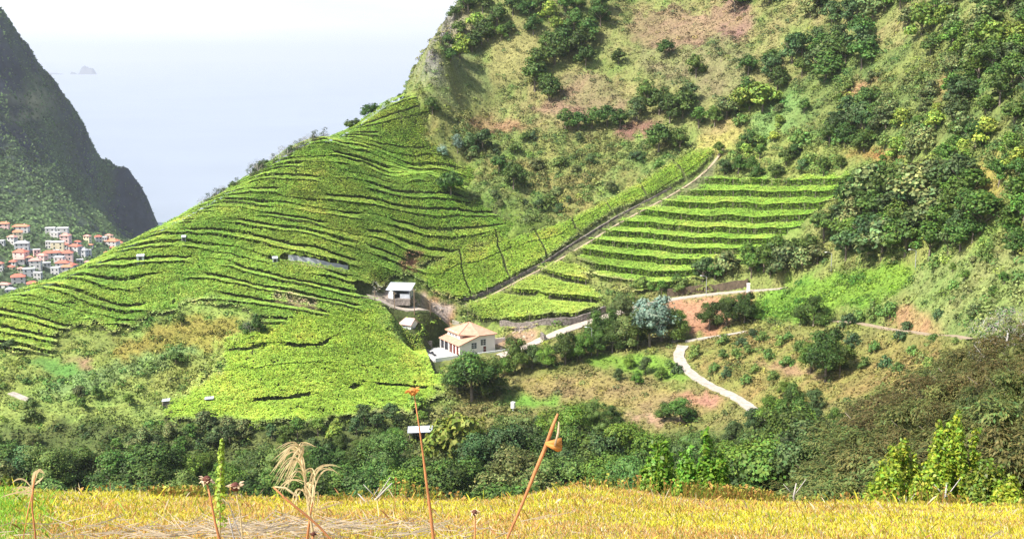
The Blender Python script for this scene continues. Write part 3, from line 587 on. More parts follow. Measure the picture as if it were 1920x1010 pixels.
cc = np.array((.065, .11, .035))*rf.uniform(.4, 1.8, (n, 1))*np.clip(.5+fbm(x/20, y/20, 141), 0, 2)[:, None]
V = cards(np.stack([x, y, z+1], 1), np.array((.3, -.5, 1.))+rf.normal(size=(n, 3))*.5, rf.uniform(1.1, 3.3, n)*np.clip(1.5-smooth(1000, 1300, y)*.4, .6, 2), .9, rf)
tag(link('mountain_scrub', quads('mountain_scrub', V, n, M['under'], cc)), 'dark scrub covering the mountain across the bay', 'undergrowth', kind='stuff')
def hitF(px, py):
    D = np.arange(760, 1400, 1.5); a, b_, c = ray(px, py); x = a/b_*D; z = c/b_*D; g = bf(FZ, x, D); k = np.nonzero(g >= z)[0]; i = k[0] if len(k) else int(np.argmin(z-g)); return np.array([x[i], D[i], g[i]])
WALLC = {'white': (.56, .54, .51), 'cream': (.80, .68, .45), 'pink': (.72, .5, .45), 'grey': (.5, .5, .5)}
ROOFC = {'red': (.48, .15, .10), 'orange': (.58, .22, .12), 'pink': (.55, .27, .22), 'grey': (.38, .38, .38), 'flat': (.6, .6, .58)}
for k_, c in WALLC.items(): M['w_'+k_] = mat('render_'+k_, c, .85, var=.08, scale=.3)
for k_, c in ROOFC.items(): M['r_'+k_] = mat('rooftiles_'+k_, c, .8, var=.22, scale=.7)
M['glass'] = mat('window_glass', (.04, .05, .06), .15, var=.1, spec=.6)
def village_house(px, py, wpx, wall, roof, floors=2, long=1., rot=0.):
    h = hitF(px, py); W = .86*wpx/F*h[1]; L = W*.75/long; H = 2.9*floors; t = thing('village_house', (h[0], h[1], h[2]-1.5), rot)
    MB().box(-W/2, W/2, -L/2, L/2, -3, H+1.5).build('wall', M['w_'+wall], t); b = MB(); e = .5; z0 = H+1.5
    if roof == 'flat': b.box(-W/2-.2, W/2+.2, -L/2-.2, L/2+.2, z0, z0+.45)
    else:
        r = min(W, L)*.27; q = max(0, W/2-L/2*.8)
        b.add([(-W/2-e, -L/2-e, z0-.1), (W/2+e, -L/2-e, z0-.1), (W/2+e, L/2+e, z0-.1), (-W/2-e, L/2+e, z0-.1), (-q, 0, z0+r), (q, 0, z0+r)], [(0, 1, 5, 4), (1, 2, 5), (2, 3, 4, 5), (3, 0, 4), (3, 2, 1, 0)])
    rfo = b.build('roof', M['r_'+roof], t)
    if roof != 'flat' and W > 8: MB().box(W*.18, W*.18+.7, .3, 1.0, z0, z0+min(W, L)*.27+.7).build('chimney', M['w_'+wall], rfo)
    nw = max(2, int(W/3.4))
    for f in range(floors):
        for i in range(nw):
            xx = -W/2+W*(i+.5)/nw; MB().box(xx-.55, xx+.55, -L/2-.06, -L/2+.05, 1.5+.8+f*2.9, 1.5+2.2+f*2.9).build('window', M['glass'], t)
        MB().box(W/2-.05, W/2+.06, -.6, .6, 1.5+.8+f*2.9, 1.5+2.2+f*2.9).build('window', M['glass'], t)
    tag(t, None, 'house', 'houses of the village across the bay'); t['_k'] = f"{wall} walled village house with {'flat roof' if roof=='flat' else roof+' tiled roof'}"; t['_x'] = px
VH = [(8, 432, 22, 'pink', 'orange', 2, 1.5, .1), (40, 437, 34, 'white', 'orange', 2, 1.8, .05), (34, 448, 20, 'cream', 'orange', 2, 1, .3), (24, 459, 18, 'white', 'pink', 2, 1, -.3), (4, 460, 12, 'grey', 'flat', 1, 1, 0), (42, 470, 30, 'grey', 'grey', 2, 1.3, .2),
      (40, 486, 28, 'pink', 'red', 2, 1, -.2), (36, 493, 22, 'white', 'pink', 1, 1.2, .3), (1, 508, 14, 'white', 'red', 2, 1, 0), (35, 533, 29, 'white', 'red', 2, 1, .35), (9, 540, 24, 'white', 'pink', 1, 1.3, -.1), (61, 538, 22, 'pink', 'red', 1, 1, .4), (67, 502, 24, 'white', 'pink', 2, 1, .2),
      (55, 519, 25, 'grey', 'flat', 2, 1.2, .3), (95, 441, 20, 'white', 'flat', 2, 1, .2), (105, 449, 18, 'white', 'flat', 2, 1, -.2), (118, 440, 24, 'white', 'flat', 2, 1.1, .1), (124, 460, 20, 'pink', 'pink', 3, .8, 0), (109, 467, 26, 'cream', 'flat', 2, 1.1, .2), (92, 466, 12, 'white', 'flat', 2, 1, 0),
      (142, 474, 24, 'white', 'red', 2, 1, -.3), (98, 487, 36, 'white', 'red', 2, 1.6, .3), (126, 487, 25, 'pink', 'red', 2, 1, .2), (112, 497, 20, 'white', 'flat', 2, 1, 0), (154, 482, 26, 'grey', 'grey', 2, 1.2, -.2), (166, 482, 12, 'white', 'flat', 2, 1, 0), (88, 500, 16, 'white', 'flat', 1, 1, .4), (80, 492, 20, 'pink', 'pink', 2, 1, -.3),
      (118, 506, 28, 'white', 'red', 2, 1.2, .1), (134, 503, 22, 'white', 'red', 1, 1, -.4), (126, 514, 24, 'white', 'orange', 2, 1.2, .2), (105, 516, 18, 'white', 'flat', 2, 1, 0), (74, 505, 12, 'grey', 'flat', 1, 1, .2), (150, 494, 14, 'white', 'flat', 1, 1, .3), (210, 463, 30, 'white', 'orange', 2, 1.1, -.2), (222, 461, 18, 'pink', 'orange', 1, 1, .2), (197, 457, 10, 'white', 'flat', 2, 1, 0),
      (20, 549, 20, 'grey', 'grey', 1, 1, .2), (48, 549, 16, 'white', 'flat', 1, 1.4, 0), (72, 526, 16, 'white', 'flat', 2, 1, 0), (146, 466, 14, 'white', 'red', 2, 1, .2)]
rv = np.random.RandomState(17)
for i in range(34):
    a = rv.uniform(0, 1); px_ = 12+a*205+rv.normal()*10; py_ = 520-a*60+rv.uniform(-30, 24)
    if px_ < 0 or any(abs(px_-v_[0]) < 9 and abs(py_-v_[1]) < 6 for v_ in VH): continue
    VH.append((px_, py_, rv.uniform(9, 15), ['white', 'white', 'pink', 'cream', 'grey'][rv.randint(5)], ['red', 'orange', 'pink', 'red', 'flat'][rv.randint(5)], rv.randint(1, 3), 1., rv.uniform(-.5, .5)))
for v_ in VH: village_house(*v_)
G = {}
for o in list(COL.objects):
    if o.get('_k'): G.setdefault(o['_k'], []).append(o)
for k_, L in G.items():
    L.sort(key=lambda o: o['_x'])
    for i, o in enumerate(L): o['label'] = k_ + ' across the bay' + (f', {ordw(i+1)} from the left' if len(L) > 1 else ''); del o['_k']; del o['_x']
# ------------------------------------------------------------------ trees
M['leaf'] = mat('tree_leaf', rough=.6, attr=True, var=.12, scale=.5, trans=.15, objvar=.3)
M['bark'] = mat('bark', (.14, .11, .08), .9, var=.4, scale=3, col2=(.22, .18, .14))
M['barkpale'] = mat('pale_bark', (.38, .35, .31), .9, var=.3, scale=3)
def sphq(c, r, sq, n=9, m=6, rr=None):
    V = []; 
    for i in range(m+1):
        for j in range(n):
            a = pi*i/m; t = 2*pi*j/n; k = r*(1+.12*sin(3*t+c[0])+.1*cos(2*a+c[1])); V.append((c[0]+k*sin(a)*cos(t)*sq[0], c[1]+k*sin(a)*sin(t)*sq[1], c[2]+k*cos(a)*sq[2]))
    Fc = [(i*n+j, (i+1)*n+j, (i+1)*n+(j+1) % n, i*n+(j+1) % n) for i in range(m) for j in range(n)]
    return np.array(V), np.array(Fc).reshape(-1)
def crown(name, lobes, n, size, col, seed, upb=.35, asp=.8, fuzz=.5, core=.6, tips=None, upd=None, lv=.35):
    rr = np.random.RandomState(seed); lobes = [tuple(l)+((1, 1, .85),) if len(l) == 4 else l for l in lobes]
    w_ = np.array([l[3]**2 for l in lobes]); idx = rr.choice(len(lobes), n*2, p=w_/w_.sum()); d = nrm(rr.normal(size=(n*2, 3))); d[:, 2] = np.where(d[:, 2] < -.5, -d[:, 2], d[:, 2])
    c = np.array([l[:3] for l in lobes])[idx]; r = np.array([l[3] for l in lobes])[idx]; sq = np.array([l[4] for l in lobes])[idx]
    lump = 1+fuzz*(vn(d[:, 0]*3+idx*3.1, d[:, 1]*3+d[:, 2]*2.3, seed)-.5)*2
    P = c + d*sq*(r*lump*rr.uniform(.72, 1.03, n*2)**.7)[:, None]; k = np.ones(len(P), bool)
    for l in lobes:
        q = (((P-np.array(l[:3]))/np.array(l[4]))**2).sum(1)/l[3]**2; k &= q > .42
    P, d, idx = P[k][:n], d[k][:n], idx[k][:n]; n = len(P); lc = rr.uniform(1-lv, 1+lv, len(lobes))[idx]
    cc = np.array(col)*(lc*rr.uniform(.65, 1.45, n))[:, None]; cc[:, 0] *= rr.uniform(.75, 1.3, n)
    if tips is not None:
        top = (P[:, 2]-P[:, 2].min())/np.ptp(P[:, 2]); t = rr.rand(n) < top*.5; cc[t] = np.array(tips)*rr.uniform(.7, 1.3, (int(t.sum()), 1))
    V = cards(P, d+rr.normal(size=(n, 3))*.45+np.array((0, 0, upb)), rr.uniform(.7, 1.35, n)*size, asp, rr, up=upd)
    ex = None
    if core:
        ev, ef, o_ = [], [], 0
        for l in lobes: v_, f_ = sphq(l[:3], l[3]*core, l[4]); ev.append(v_); ef.append(f_+o_); o_ += len(v_)
        ex = (np.concatenate(ev), np.concatenate(ef))
    return quads(name, V, n, M['leaf'], np.clip(cc, .005, .6), extra=ex)
def lobeset(seed, H, Wd, n, base=.3, rs=(.28, .58), flat=.8):
    rr = np.random.RandomState(seed); L = [(0, 0, H*(base+(1-base)*.5), Wd*.36, (1, 1, (1-base)*H/Wd*1.0))]
    for i in range(n):
        a = 2*pi*i*.381966+rr.rand()*.6; zt = rr.uniform(base+.1, .93); rad = Wd/2*.72*sin(pi*min(1, max(.08, (zt-base)/(1-base)*.85+.18)))**.7; r = Wd/2*rr.uniform(*rs)*(1.1-.35*zt)
        L.append((rad*cos(a), rad*sin(a), H*zt-r*.25, r, (1, 1, flat)))
    return L
def trunk_mesh(name, H, r, seed, m, limbs=4, top=.7):
    rr = np.random.RandomState(seed); b = MB(); lean = rr.uniform(-.05, .05, 2)*H
    b.tube([(0, 0, -.9), (0, 0, .15), (lean[0]*.3, lean[1]*.3, H*.3), (lean[0], lean[1], H*top)], [r*1.7, r*1.15, r*.85, r*.3], 7)
    for i in range(limbs):
        a = 2*pi*i/limbs+rr.rand(); z0 = H*rr.uniform(.2, .42); l = H*rr.uniform(.25, .36)
        b.tube([(lean[0]*.3, lean[1]*.3, z0), (cos(a)*l*.5, sin(a)*l*.5, z0+l*.5), (cos(a)*l, sin(a)*l, z0+l*1.05)], [r*.5, r*.33, r*.1], 5)
    return b.mesh(name, m, True)
KINDS = {}
def kind(nm, col, H=8, Wd=6.5, nl=9, base=.22, n=900, size=.55, var=2, bark='bark', **k):
    KINDS[nm] = [(H, crown('crown', lobeset(hash_(nm)+v, H, Wd, nl, base), n, size, col, 100+hash_(nm)+v, **k), trunk_mesh('trunk', H, .17*H/8*1.2, v+hash_(nm), M[bark])) for v in range(var)]
def hash_(s_): return sum((i+1)*ord(c) for i, c in enumerate(s_)) % 97
kind('dark', (.058, .108, .018)); kind('blue', (.062, .108, .032)); kind('green', (.085, .16, .022)); kind('lime', (.19, .27, .04), H=6, Wd=6, base=.1)
kind('olive', (.12, .155, .05), H=6, Wd=6.2, base=.1); kind('euca', (.16, .24, .17), Wd=5.5, size=.45, asp=.5, core=.55)
kind('darkf', (.062, .112, .018), n=5600, size=.25, nl=10, lv=.5); kind('greenf', (.10, .185, .022), n=5600, size=.25, nl=10, lv=.5); kind('olivef', (.115, .145, .04), n=4000, size=.26, nl=12, Wd=7)
kind('bluef', (.058, .105, .03), n=4200, size=.25, nl=16, Wd=6); kind('grey', (.23, .22, .19), n=1500, size=.3, asp=.2, core=0, nl=12, bark='barkpale'); kind('mass', (.075, .13, .026), n=7500, size=.2, nl=22, Wd=8, H=8, base=.05)
kind('heath', (.088, .092, .027), H=5, Wd=3.6, nl=11, base=.05, n=6500, size=.21, asp=.3, core=.6, upb=1.2, upd=np.array((0, 0, 2.)), tips=(.135, .108, .036), var=3, fuzz=.6)
kind('heathgreen', (.085, .115, .03), H=5, Wd=3.6, nl=11, base=.05, n=6500, size=.21, asp=.3, core=.6, upb=1.2, upd=np.array((0, 0, 2.)), tips=(.13, .13, .035), var=3, fuzz=.6)
kind('bush', (.10, .17, .035), H=3, Wd=3.6, nl=7, base=0, n=420, size=.36); kind('bushdark', (.055, .10, .035), H=3, Wd=3.4, nl=7, base=0, n=420, size=.36)
kind('wisp', (.06, .09, .035), H=5, Wd=2.6, nl=7, base=.1, n=420, size=.34, asp=.3, core=0, upb=1., upd=np.array((0, 0, 2.)), fuzz=.7, bark='bark')
TREES = []
def tree(knd, x, y, z, H, wf=1., region='', rz=None, name='tree'):
    v = KINDS[knd][len(TREES) % len(KINDS[knd])]; s_ = H/v[0]; rr = R.rand()*6.28 if rz is None else rz
    t = thing(name, (x, y, z-.15), rr, (s_*wf, s_*wf, s_))
    link('trunk', v[2], t); link('crown', v[1], t); px, _ = proj(x, y, z+H/2); t['_r'] = region; t['_x'] = float(px); t['_y'] = float(_); t['_k'] = knd; TREES.append(t); return t
def tb(px, pyb, hpx, knd='dark', wf=1., region='on the upper slope', name='tree'):       # base seen at px, pyb
    h = hit(px, pyb, 160); return tree(knd, h[0], h[1], gz(h[0], h[1]), hpx/F*h[1]*1.02, wf, region, name=name)
def tt(px, pyt, D, knd='darkf', wf=1., region='in the valley', hmin=3, hmax=13, name='tree'):       # top seen at px, pyt, D metres away
    p = at(px, pyt, D); g_ = gz(p[0], p[1]); H = p[2]-g_
    if H < hmin*.4: return
    return tree(knd, p[0], p[1], g_, min(max(H, hmin), hmax), wf, region, name=name)
up = 'on the upper hillside'
for a in [(878, 28, 42), (905, 25, 40), (932, 52, 46), (962, 32, 42), (992, 38, 44), (1014, 22, 34), (890, 58, 34, 'lime'), (915, 80, 36, 'green'), (868, 100, 38, 'lime'), (885, 98, 40, 'dark'), (903, 86, 50), (845, 118, 30), (862, 112, 34, 'lime'), (940, 78, 30, 'green'), (955, 70, 30), (1030, 45, 40, 'lime'), (1000, 68, 40), (1060, 30, 38, 'green'), (1044, 62, 30, 'lime'),
          (1003, 172, 62), (1029, 190, 52), (1010, 135, 50), (1040, 122, 62), (1055, 100, 52), (1090, 108, 60), (1098, 128, 44), (1076, 62, 46), (1102, 80, 50), (1126, 52, 50), (1130, 25, 44), (1086, 28, 36), (1028, 95, 40),
          (838, 60, 26, 'wisp'), (852, 40, 30, 'dark'), (826, 84, 24, 'wisp'), (812, 110, 26, 'wisp'), (842, 90, 30), (860, 70, 34), (800, 140, 20, 'wisp'), (866, 28, 30, 'wisp'), (1160, 122, 32), (1248, 110, 38), (1305, 148, 46), (1403, 145, 44), (1060, 246, 44), (1084, 247, 42), (1110, 242, 42), (1138, 238, 46), (1163, 242, 40), (1194, 228, 48, 'blue'), (1215, 198, 50), (1236, 216, 55), (1256, 232, 58), (1280, 222, 58), (1292, 196, 44, 'blue'), (1235, 288, 62), (1275, 286, 46), (1310, 240, 40, 'green'),
          (811, 215, 34), (845, 373, 55, 'dark', 1.15), (963, 355, 54), (936, 328, 42), (905, 283, 44, 'blue'), (882, 292, 44, 'blue'), (858, 290, 36, 'euca'), (830, 298, 30, 'euca'), (1010, 395, 26, 'blue'), (985, 268, 22), (1430, 210, 56, 'lime', 1.2), (1385, 215, 50, 'lime'), (1405, 205, 60, 'green'), (1362, 225, 46, 'olive'), (1340, 240, 40, 'green'),
          (655, 236, 26), (668, 230, 20), (690, 216, 32), (702, 208, 24), (604, 268, 14), (588, 276, 16), (570, 285, 15), (545, 302, 24), (530, 310, 30, 'grey'), (515, 315, 24, 'grey'), (497, 326, 24), (486, 335, 28), (462, 350, 16), (436, 364, 22), (420, 374, 20), (404, 384, 18), (478, 340, 22, 'grey'), (726, 197, 12), (750, 180, 14)]:
    on = a[0] < 760 and a[1] < 400; tb(a[0], a[1]-(7 if on else 0), *a[2:], region='on the seaward ridge' if on else up)
rw = np.random.RandomState(5)
for i in range(34):
    a = 385+i*7.0+rw.uniform(-4, 4); e_ = np.interp(a, [305, 400, 500, 600, 650], [437, 385, 326, 267, 238]); tb(a, e_-3, rw.uniform(13, 34)*(1.15 if 470 < a < 560 else .85), ['wisp', 'wisp', 'grey'][rw.randint(3)], 1.1, 'on the seaward ridge')
def wood(P, n, ks, hp, dmin, region, wf=1.):
    got = []; xs = [p[0] for p in P]; ys = [p[1] for p in P]; tries = 0
    while len(got) < n and tries < 6000:
        tries += 1; a = rw.uniform(min(xs), max(xs)); b_ = rw.uniform(min(ys), max(ys))
        if not inpoly(np.array([a]), np.array([b_]), P)[0] or any((a-g0)**2+((b_-g1)*1.4)**2 < dmin**2 for g0, g1 in got): continue
        got.append((a, b_)); tb(a, b_, rw.uniform(*hp), ks[rw.randint(len(ks))], wf*rw.uniform(.9, 1.25), region)
far = 'on the high wooded slope'
wood([(1330, 30), (1480, -40), (1960, -60), (1960, 60), (1700, 60), (1500, 60)], 38, ['dark', 'green', 'olive', 'blue', 'green'], (34, 60), 22, far)
wood([(1420, 150), (1480, 90), (1620, 80), (1640, 120), (1560, 150), (1450, 190)], 16, ['dark', 'green', 'blue', 'dark'], (38, 64), 24, far)
wood([(1700, 60), (1960, 40), (1960, 330), (1850, 330), (1760, 200)], 34, ['dark', 'green', 'olive', 'blue', 'green', 'lime'], (40, 76), 26, far)
wood([(1520, 240), (1620, 190), (1680, 230), (1640, 285), (1560, 290)], 12, ['dark', 'dark', 'blue'], (34, 56), 20, far)
wood([(1640, 200), (1760, 180), (1830, 300), (1740, 330), (1660, 280)], 14, ['green', 'dark', 'lime', 'olive'], (26, 56), 24, far)
wood([(1340, 200), (1500, 190), (1760, 90), (1900, 330), (1600, 340), (1400, 300)], 34, ['green', 'olive', 'lime', 'green', 'bush'], (16, 34), 24, far)
dw = 'in the dark wood beside the vine rows'
wood([(1550, 420), (1640, 350), (1820, 360), (1850, 430), (1800, 480), (1700, 498), (1560, 505), (1490, 505)], 46, ['dark', 'blue', 'green', 'dark', 'green', 'olive'], (46, 84), 21, dw, 1.1)
wood([(1740, 500), (1920, 430), (1960, 560), (1830, 600)], 12, ['bush', 'olive', 'green'], (16, 30), 22, 'on the right hand scrub bank')
wood([(820, 260), (1040, 260), (1290, 300), (1050, 410), (880, 380)], 22, ['bush', 'blue', 'olive', 'bushdark'], (13, 26), 22, 'between the vineyards in mid hill')
wood([(310, 800), (560, 812), (790, 775), (830, 800), (600, 850), (200, 850)], 26, ['olive', 'green', 'blue', 'lime'], (26, 46), 24, 'along the lower edge of the vines')
wood([(0, 700), (180, 720), (290, 770), (200, 800), (0, 790)], 7, ['bush', 'olive', 'green', 'bushdark'], (14, 30), 22, 'on the scrubby knoll')
wood([(1340, 300), (1420, 260), (1520, 300), (1560, 330), (1450, 340), (1350, 345)], 13, ['dark', 'blue', 'green'], (26, 44), 18, dw)
wood([(1300, 530), (1400, 500), (1500, 480), (1560, 505), (1420, 535)], 14, ['dark', 'olive', 'blue', 'green'], (34, 56), 17, 'beside the road bend')
wood([(1860, 300), (1960, 290), (1960, 480), (1900, 480)], 7, ['dark', 'green'], (44, 60), 30, far)
wood([(1180, 545), (1300, 530), (1290, 548), (1220, 556)], 5, ['bush', 'green'], (18, 30), 16, 'beside the road bend')
# around the house and the road
nr = 'beside the house and the road'
for a in [(885, 752, 96, 'darkf', 1.25), (858, 738, 62, 'darkf', 1.2), (915, 742, 74, 'darkf', 1.2), (966, 698, 72, 'darkf'), (945, 705, 40, 'greenf'), (998, 690, 48, 'bluef'), (1025, 690, 50, 'greenf'), (1060, 684, 66, 'darkf'), (1088, 676, 60, 'greenf'), (1118, 655, 80, 'darkf', .7), (1120, 668, 50, 'darkf'), (1148, 662, 58, 'darkf'), (1172, 655, 66, 'olivef'), (1165, 600, 50, 'olivef'), (1196, 655, 70, 'darkf'),
          (1218, 650, 95, 'euca', 1.1), (1240, 640, 90, 'euca'), (1262, 640, 66, 'darkf'), (1205, 620, 64, 'euca'), (1148, 625, 50, 'darkf'), (1272, 620, 40, 'greenf'), (1330, 618, 56, 'darkf', 1.1), (1362, 612, 60, 'darkf', 1.1), (1396, 608, 62, 'darkf', 1.1), (1415, 604, 46, 'greenf'), (1525, 614, 64, 'darkf', 1.2), (1500, 612, 40, 'darkf'), (1548, 716, 106, 'darkf', 1.05), (1575, 706, 70, 'darkf'), (1520, 700, 60, 'greenf'),
          (1275, 795, 52, 'darkf', 1.4), (1245, 790, 40, 'darkf'), (470, 634, 44, 'grey', .8), (462, 632, 34, 'dark'), (485, 634, 50, 'dark', .7), (340, 612, 28, 'dark', .7), (18, 658, 26, 'blue', 1.4), (330, 682, 26, 'dark', 1.6), (1180, 690, 30, 'greenf'), (1210, 702, 36, 'bluef'), (1240, 712, 30, 'greenf'), (1160, 716, 28, 'bluef'), (1195, 722, 30, 'greenf')]:
    tb(*a, region=nr if a[0] > 800 else 'on the scrubby knoll')
orch = 'in the orchard by the path'
for a in [(1302, 672, 28), (1355, 672, 20), (1382, 672, 24), (1402, 664, 20), (1356, 645, 22), (1340, 700, 20), (1362, 706, 20), (1392, 650, 22), (1430, 640, 22), (1412, 632, 20), (1462, 650, 24), (1478, 640, 20), (1500, 660, 26), (1440, 676, 24), (1476, 686, 22), (1416, 700, 20), (1450, 715, 22), (1400, 720, 20), (1620, 690, 24), (1640, 660, 24), (1660, 690, 26), (1690, 640, 24), (1600, 650, 28), (1590, 610, 28), (1612, 606, 26), (1640, 600, 34), (1668, 598, 36), (1700, 620, 24), (1760, 600, 20), (1710, 670, 26), (1740, 690, 24), (1685, 700, 22), (1270, 700, 22), (1255, 690, 18), (1750, 640, 16), (1792, 646, 14)]:
    tb(*a, rw.choice(['bush', 'bushdark', 'bush']), rw.uniform(.8, 1.1), orch, 'round_bush')
# the wooded valley floor
def env(L, px): return np.interp(px, [a for a, b_ in L], [b_ for a, b_ in L])
E0 = [(-60, 830), (0, 800), (60, 815), (130, 812), (200, 815), (300, 812), (400, 830), (520, 812), (620, 815), (720, 800), (800, 800), (850, 806), (950, 765), (1050, 752), (1120, 745), (1200, 775), (1300, 800), (1400, 760), (1450, 712), (1500, 690), (1560, 735), (1600, 735), (1700, 700), (1800, 660), (1980, 640)]
vf = 'in the wooded valley bottom'
for D, dy, step in ((240, 8, 32), (215, 22, 34), (190, 48, 38), (162, 74, 44), (132, 96, 52), (100, 112, 64)):
    px = -70+R.rand()*20
    while px < 1600:
        e = env(E0, px)+dy+rw.uniform(-14, 12)
        if e < 925 and not (760 < px < 860 and e < 835) and not (1185 < px < 1350 and e < 800):
            z_ = 'greenf' if 1000 < px < 1250 else 'darkf'
            ks = ['olivef', 'darkf', 'bluef', 'mass'] if px < 330 else ['darkf', 'darkf', 'greenf', 'mass'] if px < 800 else ['darkf', 'bluef', 'darkf', 'olivef'] if px < 1020 else ['greenf', 'bluef', 'mass', 'greenf', 'darkf'] if px < 1330 else ['darkf', 'greenf', 'darkf', 'bluef']
            tt(px, e, D*rw.uniform(.96, 1.04), ks[rw.randint(len(ks))], rw.uniform(.9, 1.25), vf, hmax=12.5)
        px += step*rw.uniform(.8, 1.25)
tt(870, 772, 222, 'lime', .9, vf); tt(835, 775, 226, 'lime', .8, vf); tt(745, 862, 150, 'grey', 1.1, vf); tt(770, 880, 140, 'grey', .8, vf); tt(860, 862, 160, 'darkf', 1.1, vf, hmax=14); tt(940, 850, 165, 'darkf', 1.2, vf, hmax=15); tt(1500, 830, 130, 'grey', .9, vf)
# heath trees on the near slope to the right
E1 = [(1440, 905), (1500, 850), (1560, 775), (1620, 740), (1700, 695), (1760, 660), (1830, 622), (1880, 600), (1960, 590), (2500, 520)]
hs_ = 'on the near slope at the right'
for D, step in ((150, 42), (122, 46), (98, 46), (76, 52), (58, 60), (44, 72), (34, 84)):
    px = 1490+rw.rand()*40
    while px < 2500:
        e = env(E1, px)+rw.uniform(0, 16)+{150: 0, 122: 10, 98: 26, 76: 52, 58: 88, 44: 125, 34: 170}[D]
        p = at(px, e, D)
        if e < 935: tt(px, e, D*rw.uniform(.95, 1.05), 'heathgreen' if px < 1620 or rw.rand() < .45 else 'heath', rw.uniform(1.1, 1.6), hs_, hmin=2.5, hmax=9.5)
        px += step*rw.uniform(.8, 1.2)
tt(1885, 572, 118, 'grey', 1.0, hs_, hmax=9)
# ------------------------------------------------------------------ leafy shrubs just beyond the grass
M['lleaf'] = mat('shrub_leaf', rough=.45, attr=True, var=.1, scale=2, trans=.4, objvar=.1)
def sprout_shrub(px, pyt, D, Wpx, col, label, seed, nsh=18, nleaf=330, ls=.10):
    p = at(px, pyt, D); g_ = gz(p[0], p[1]); H = p[2]-g_; Wm = Wpx/F*D; rr = np.random.RandomState(seed); t = thing('leafy_shrub', (p[0], p[1], g_)); tag(t, label, 'shrub')
    sb = MB(); P, Nn, up_, sz = [], [], [], []
    for i in range(nsh):
        a = rr.uniform(-.5, .5)*Wm; b_ = rr.uniform(-.4, .4)*Wm; h_ = H*(1-.55*(abs(a)/(Wm*.5))**1.6*rr.uniform(.4, 1))*rr.uniform(.84, 1.0); x0 = a*.3
        k = rr.uniform(-.1, .1, 2)
        q = [np.array((x0, b_*.3, -.3)), np.array((a*.7, b_*.7, h_*.5)), np.array((a, b_, h_*.8)), np.array((a+k[0], b_+k[1], h_))]
        sb.tube(q, [.035, .025, .015, .004], 5)
        for j in range(nleaf):
            u = 1-(1-rr.rand())*min(.75, 2.6/H); s2 = u*3; m_ = min(int(s2), 2); c = q[m_]*(1-(s2-m_))+q[m_+1]*(s2-m_); d = nrm(rr.normal(size=(1, 3))*np.array((1, 1, .5)))[0]
            P.append(c+d*rr.uniform(.03, .24)*(1.25-u*.8)); Nn.append(d+np.array((0, 0, .7))); sz.append(ls*rr.uniform(.6, 1.3))
    sb.build('stems', M['bark'], t)
    n = len(P); cc = np.array(col)*rr.uniform(.55, 1.4, (n, 1)); cc[:, 0] *= rr.uniform(.7, 1.4, n)
    link('foliage', quads('foliage', cards(np.array(P), np.array(Nn)+rr.normal(size=(n, 3))*.4, np.array(sz), .6, rr), n, M['lleaf'], np.clip(cc, .01, .6)), t)
YG = (.27, .37, .035); GG = (.15, .30, .03)
for i, (a, b_, D, W_, c, l) in enumerate([(1245, 800, 24, 110, GG, 'bright green leafy shrub rising behind the grass, left one of a close pair'), (1330, 795, 25, 135, GG, 'bright green leafy shrub rising behind the grass, right one of a close pair'), (1285, 838, 22, 120, GG, 'short leafy shrub filling the gap of the bright green pair'),
    (1700, 812, 26, 130, YG, 'yellow green shrub with tall shoots before the brown heath trees'), (1795, 768, 27, 150, YG, 'tallest yellow green shrub before the brown heath trees'), (1745, 850, 25, 140, YG, 'broad yellow green shrub between two taller ones by the grass'), (1668, 858, 23, 100, YG, 'low rounded yellow green shrub beside the tall shoots'),
    (1635, 895, 20, 80, YG, 'smallest yellow green shrub at the edge of the dry grass'), (1860, 848, 24, 100, (.15, .22, .03), 'thin pale green shrub between the tallest shrub and the frame edge'), (1905, 890, 22, 90, YG, 'yellow green shrub cut by the right edge of the photo'),
    (1590, 905, 22, 50, (.14, .17, .04), 'low olive bush at the grass edge under the heath trees'), (1450, 925, 19, 70, (.22, .25, .04), 'low yellowish bush at the lip of the dry grass'), (20, 872, 30, 110, (.15, .19, .03), 'olive yellow bush at the left edge behind the dry grass'), (1130, 888, 28, 90, (.11, .2, .03), 'dark green bush low behind the dry grass near the middle')]):
    sprout_shrub(a, b_, D, W_, c, l, 300+i, nsh=34 if W_ > 80 else 22)
#@@PART3
# ------------------------------------------------------------------ buildings
def frame(t, x, y, z0, w_, h_, axis, m, depth=.05, name='window', panes=(2, 3), fm=None):
    """window on a wall: axis 'x' faces -Y (spans x), axis 'y' faces -X (spans y)"""
    g_, f = MB(), MB(); a = w_/2; fr = .07
    def bx(b, u0, u1, v0, v1, d0, d1): b.box(x+u0, x+u1, y+d0, y+d1, z0+v0, z0+v1) if axis == 'x' else b.box(x+d0, x+d1, y+u0, y+u1, z0+v0, z0+v1)
    bx(g_, -a, a, 0, h_, -.03, .05); o = g_.build(name, m, t)
    bx(f, -a-fr, -a, -fr, h_+fr, -.08, .04); bx(f, a, a+fr, -fr, h_+fr, -.08, .04); bx(f, -a, a, -fr, 0, -.08, .04); bx(f, -a, a, h_, h_+fr, -.08, .04)
    for i in range(1, panes[0]): u = -a+w_*i/panes[0]; bx(f, u-.03, u+.03, 0, h_, -.055, -.032)
    for i in range(1, panes[1]): v = h_*i/panes[1]; bx(f, -a, -a+.001+w_, v-.025, v+.025, -.07, -.056)
    f.build('frame', fm or M['wframe'], o); return o
M['wframe'] = mat('white_frame', (.75, .74, .72), .6, var=.03)
M['hw'] = mat('house_render', (.80, .74, .68), .85, var=.05, scale=.6, col2=(.74, .66, .59))
M['hwhite'] = mat('house_white', (.80, .79, .76), .85, var=.05, scale=.6)
M['hroof'] = mat('house_roof_tiles', (.43, .225, .15), .8, var=.16, scale=1.2, col2=(.50, .29, .20), bump=.06, bscale=3)
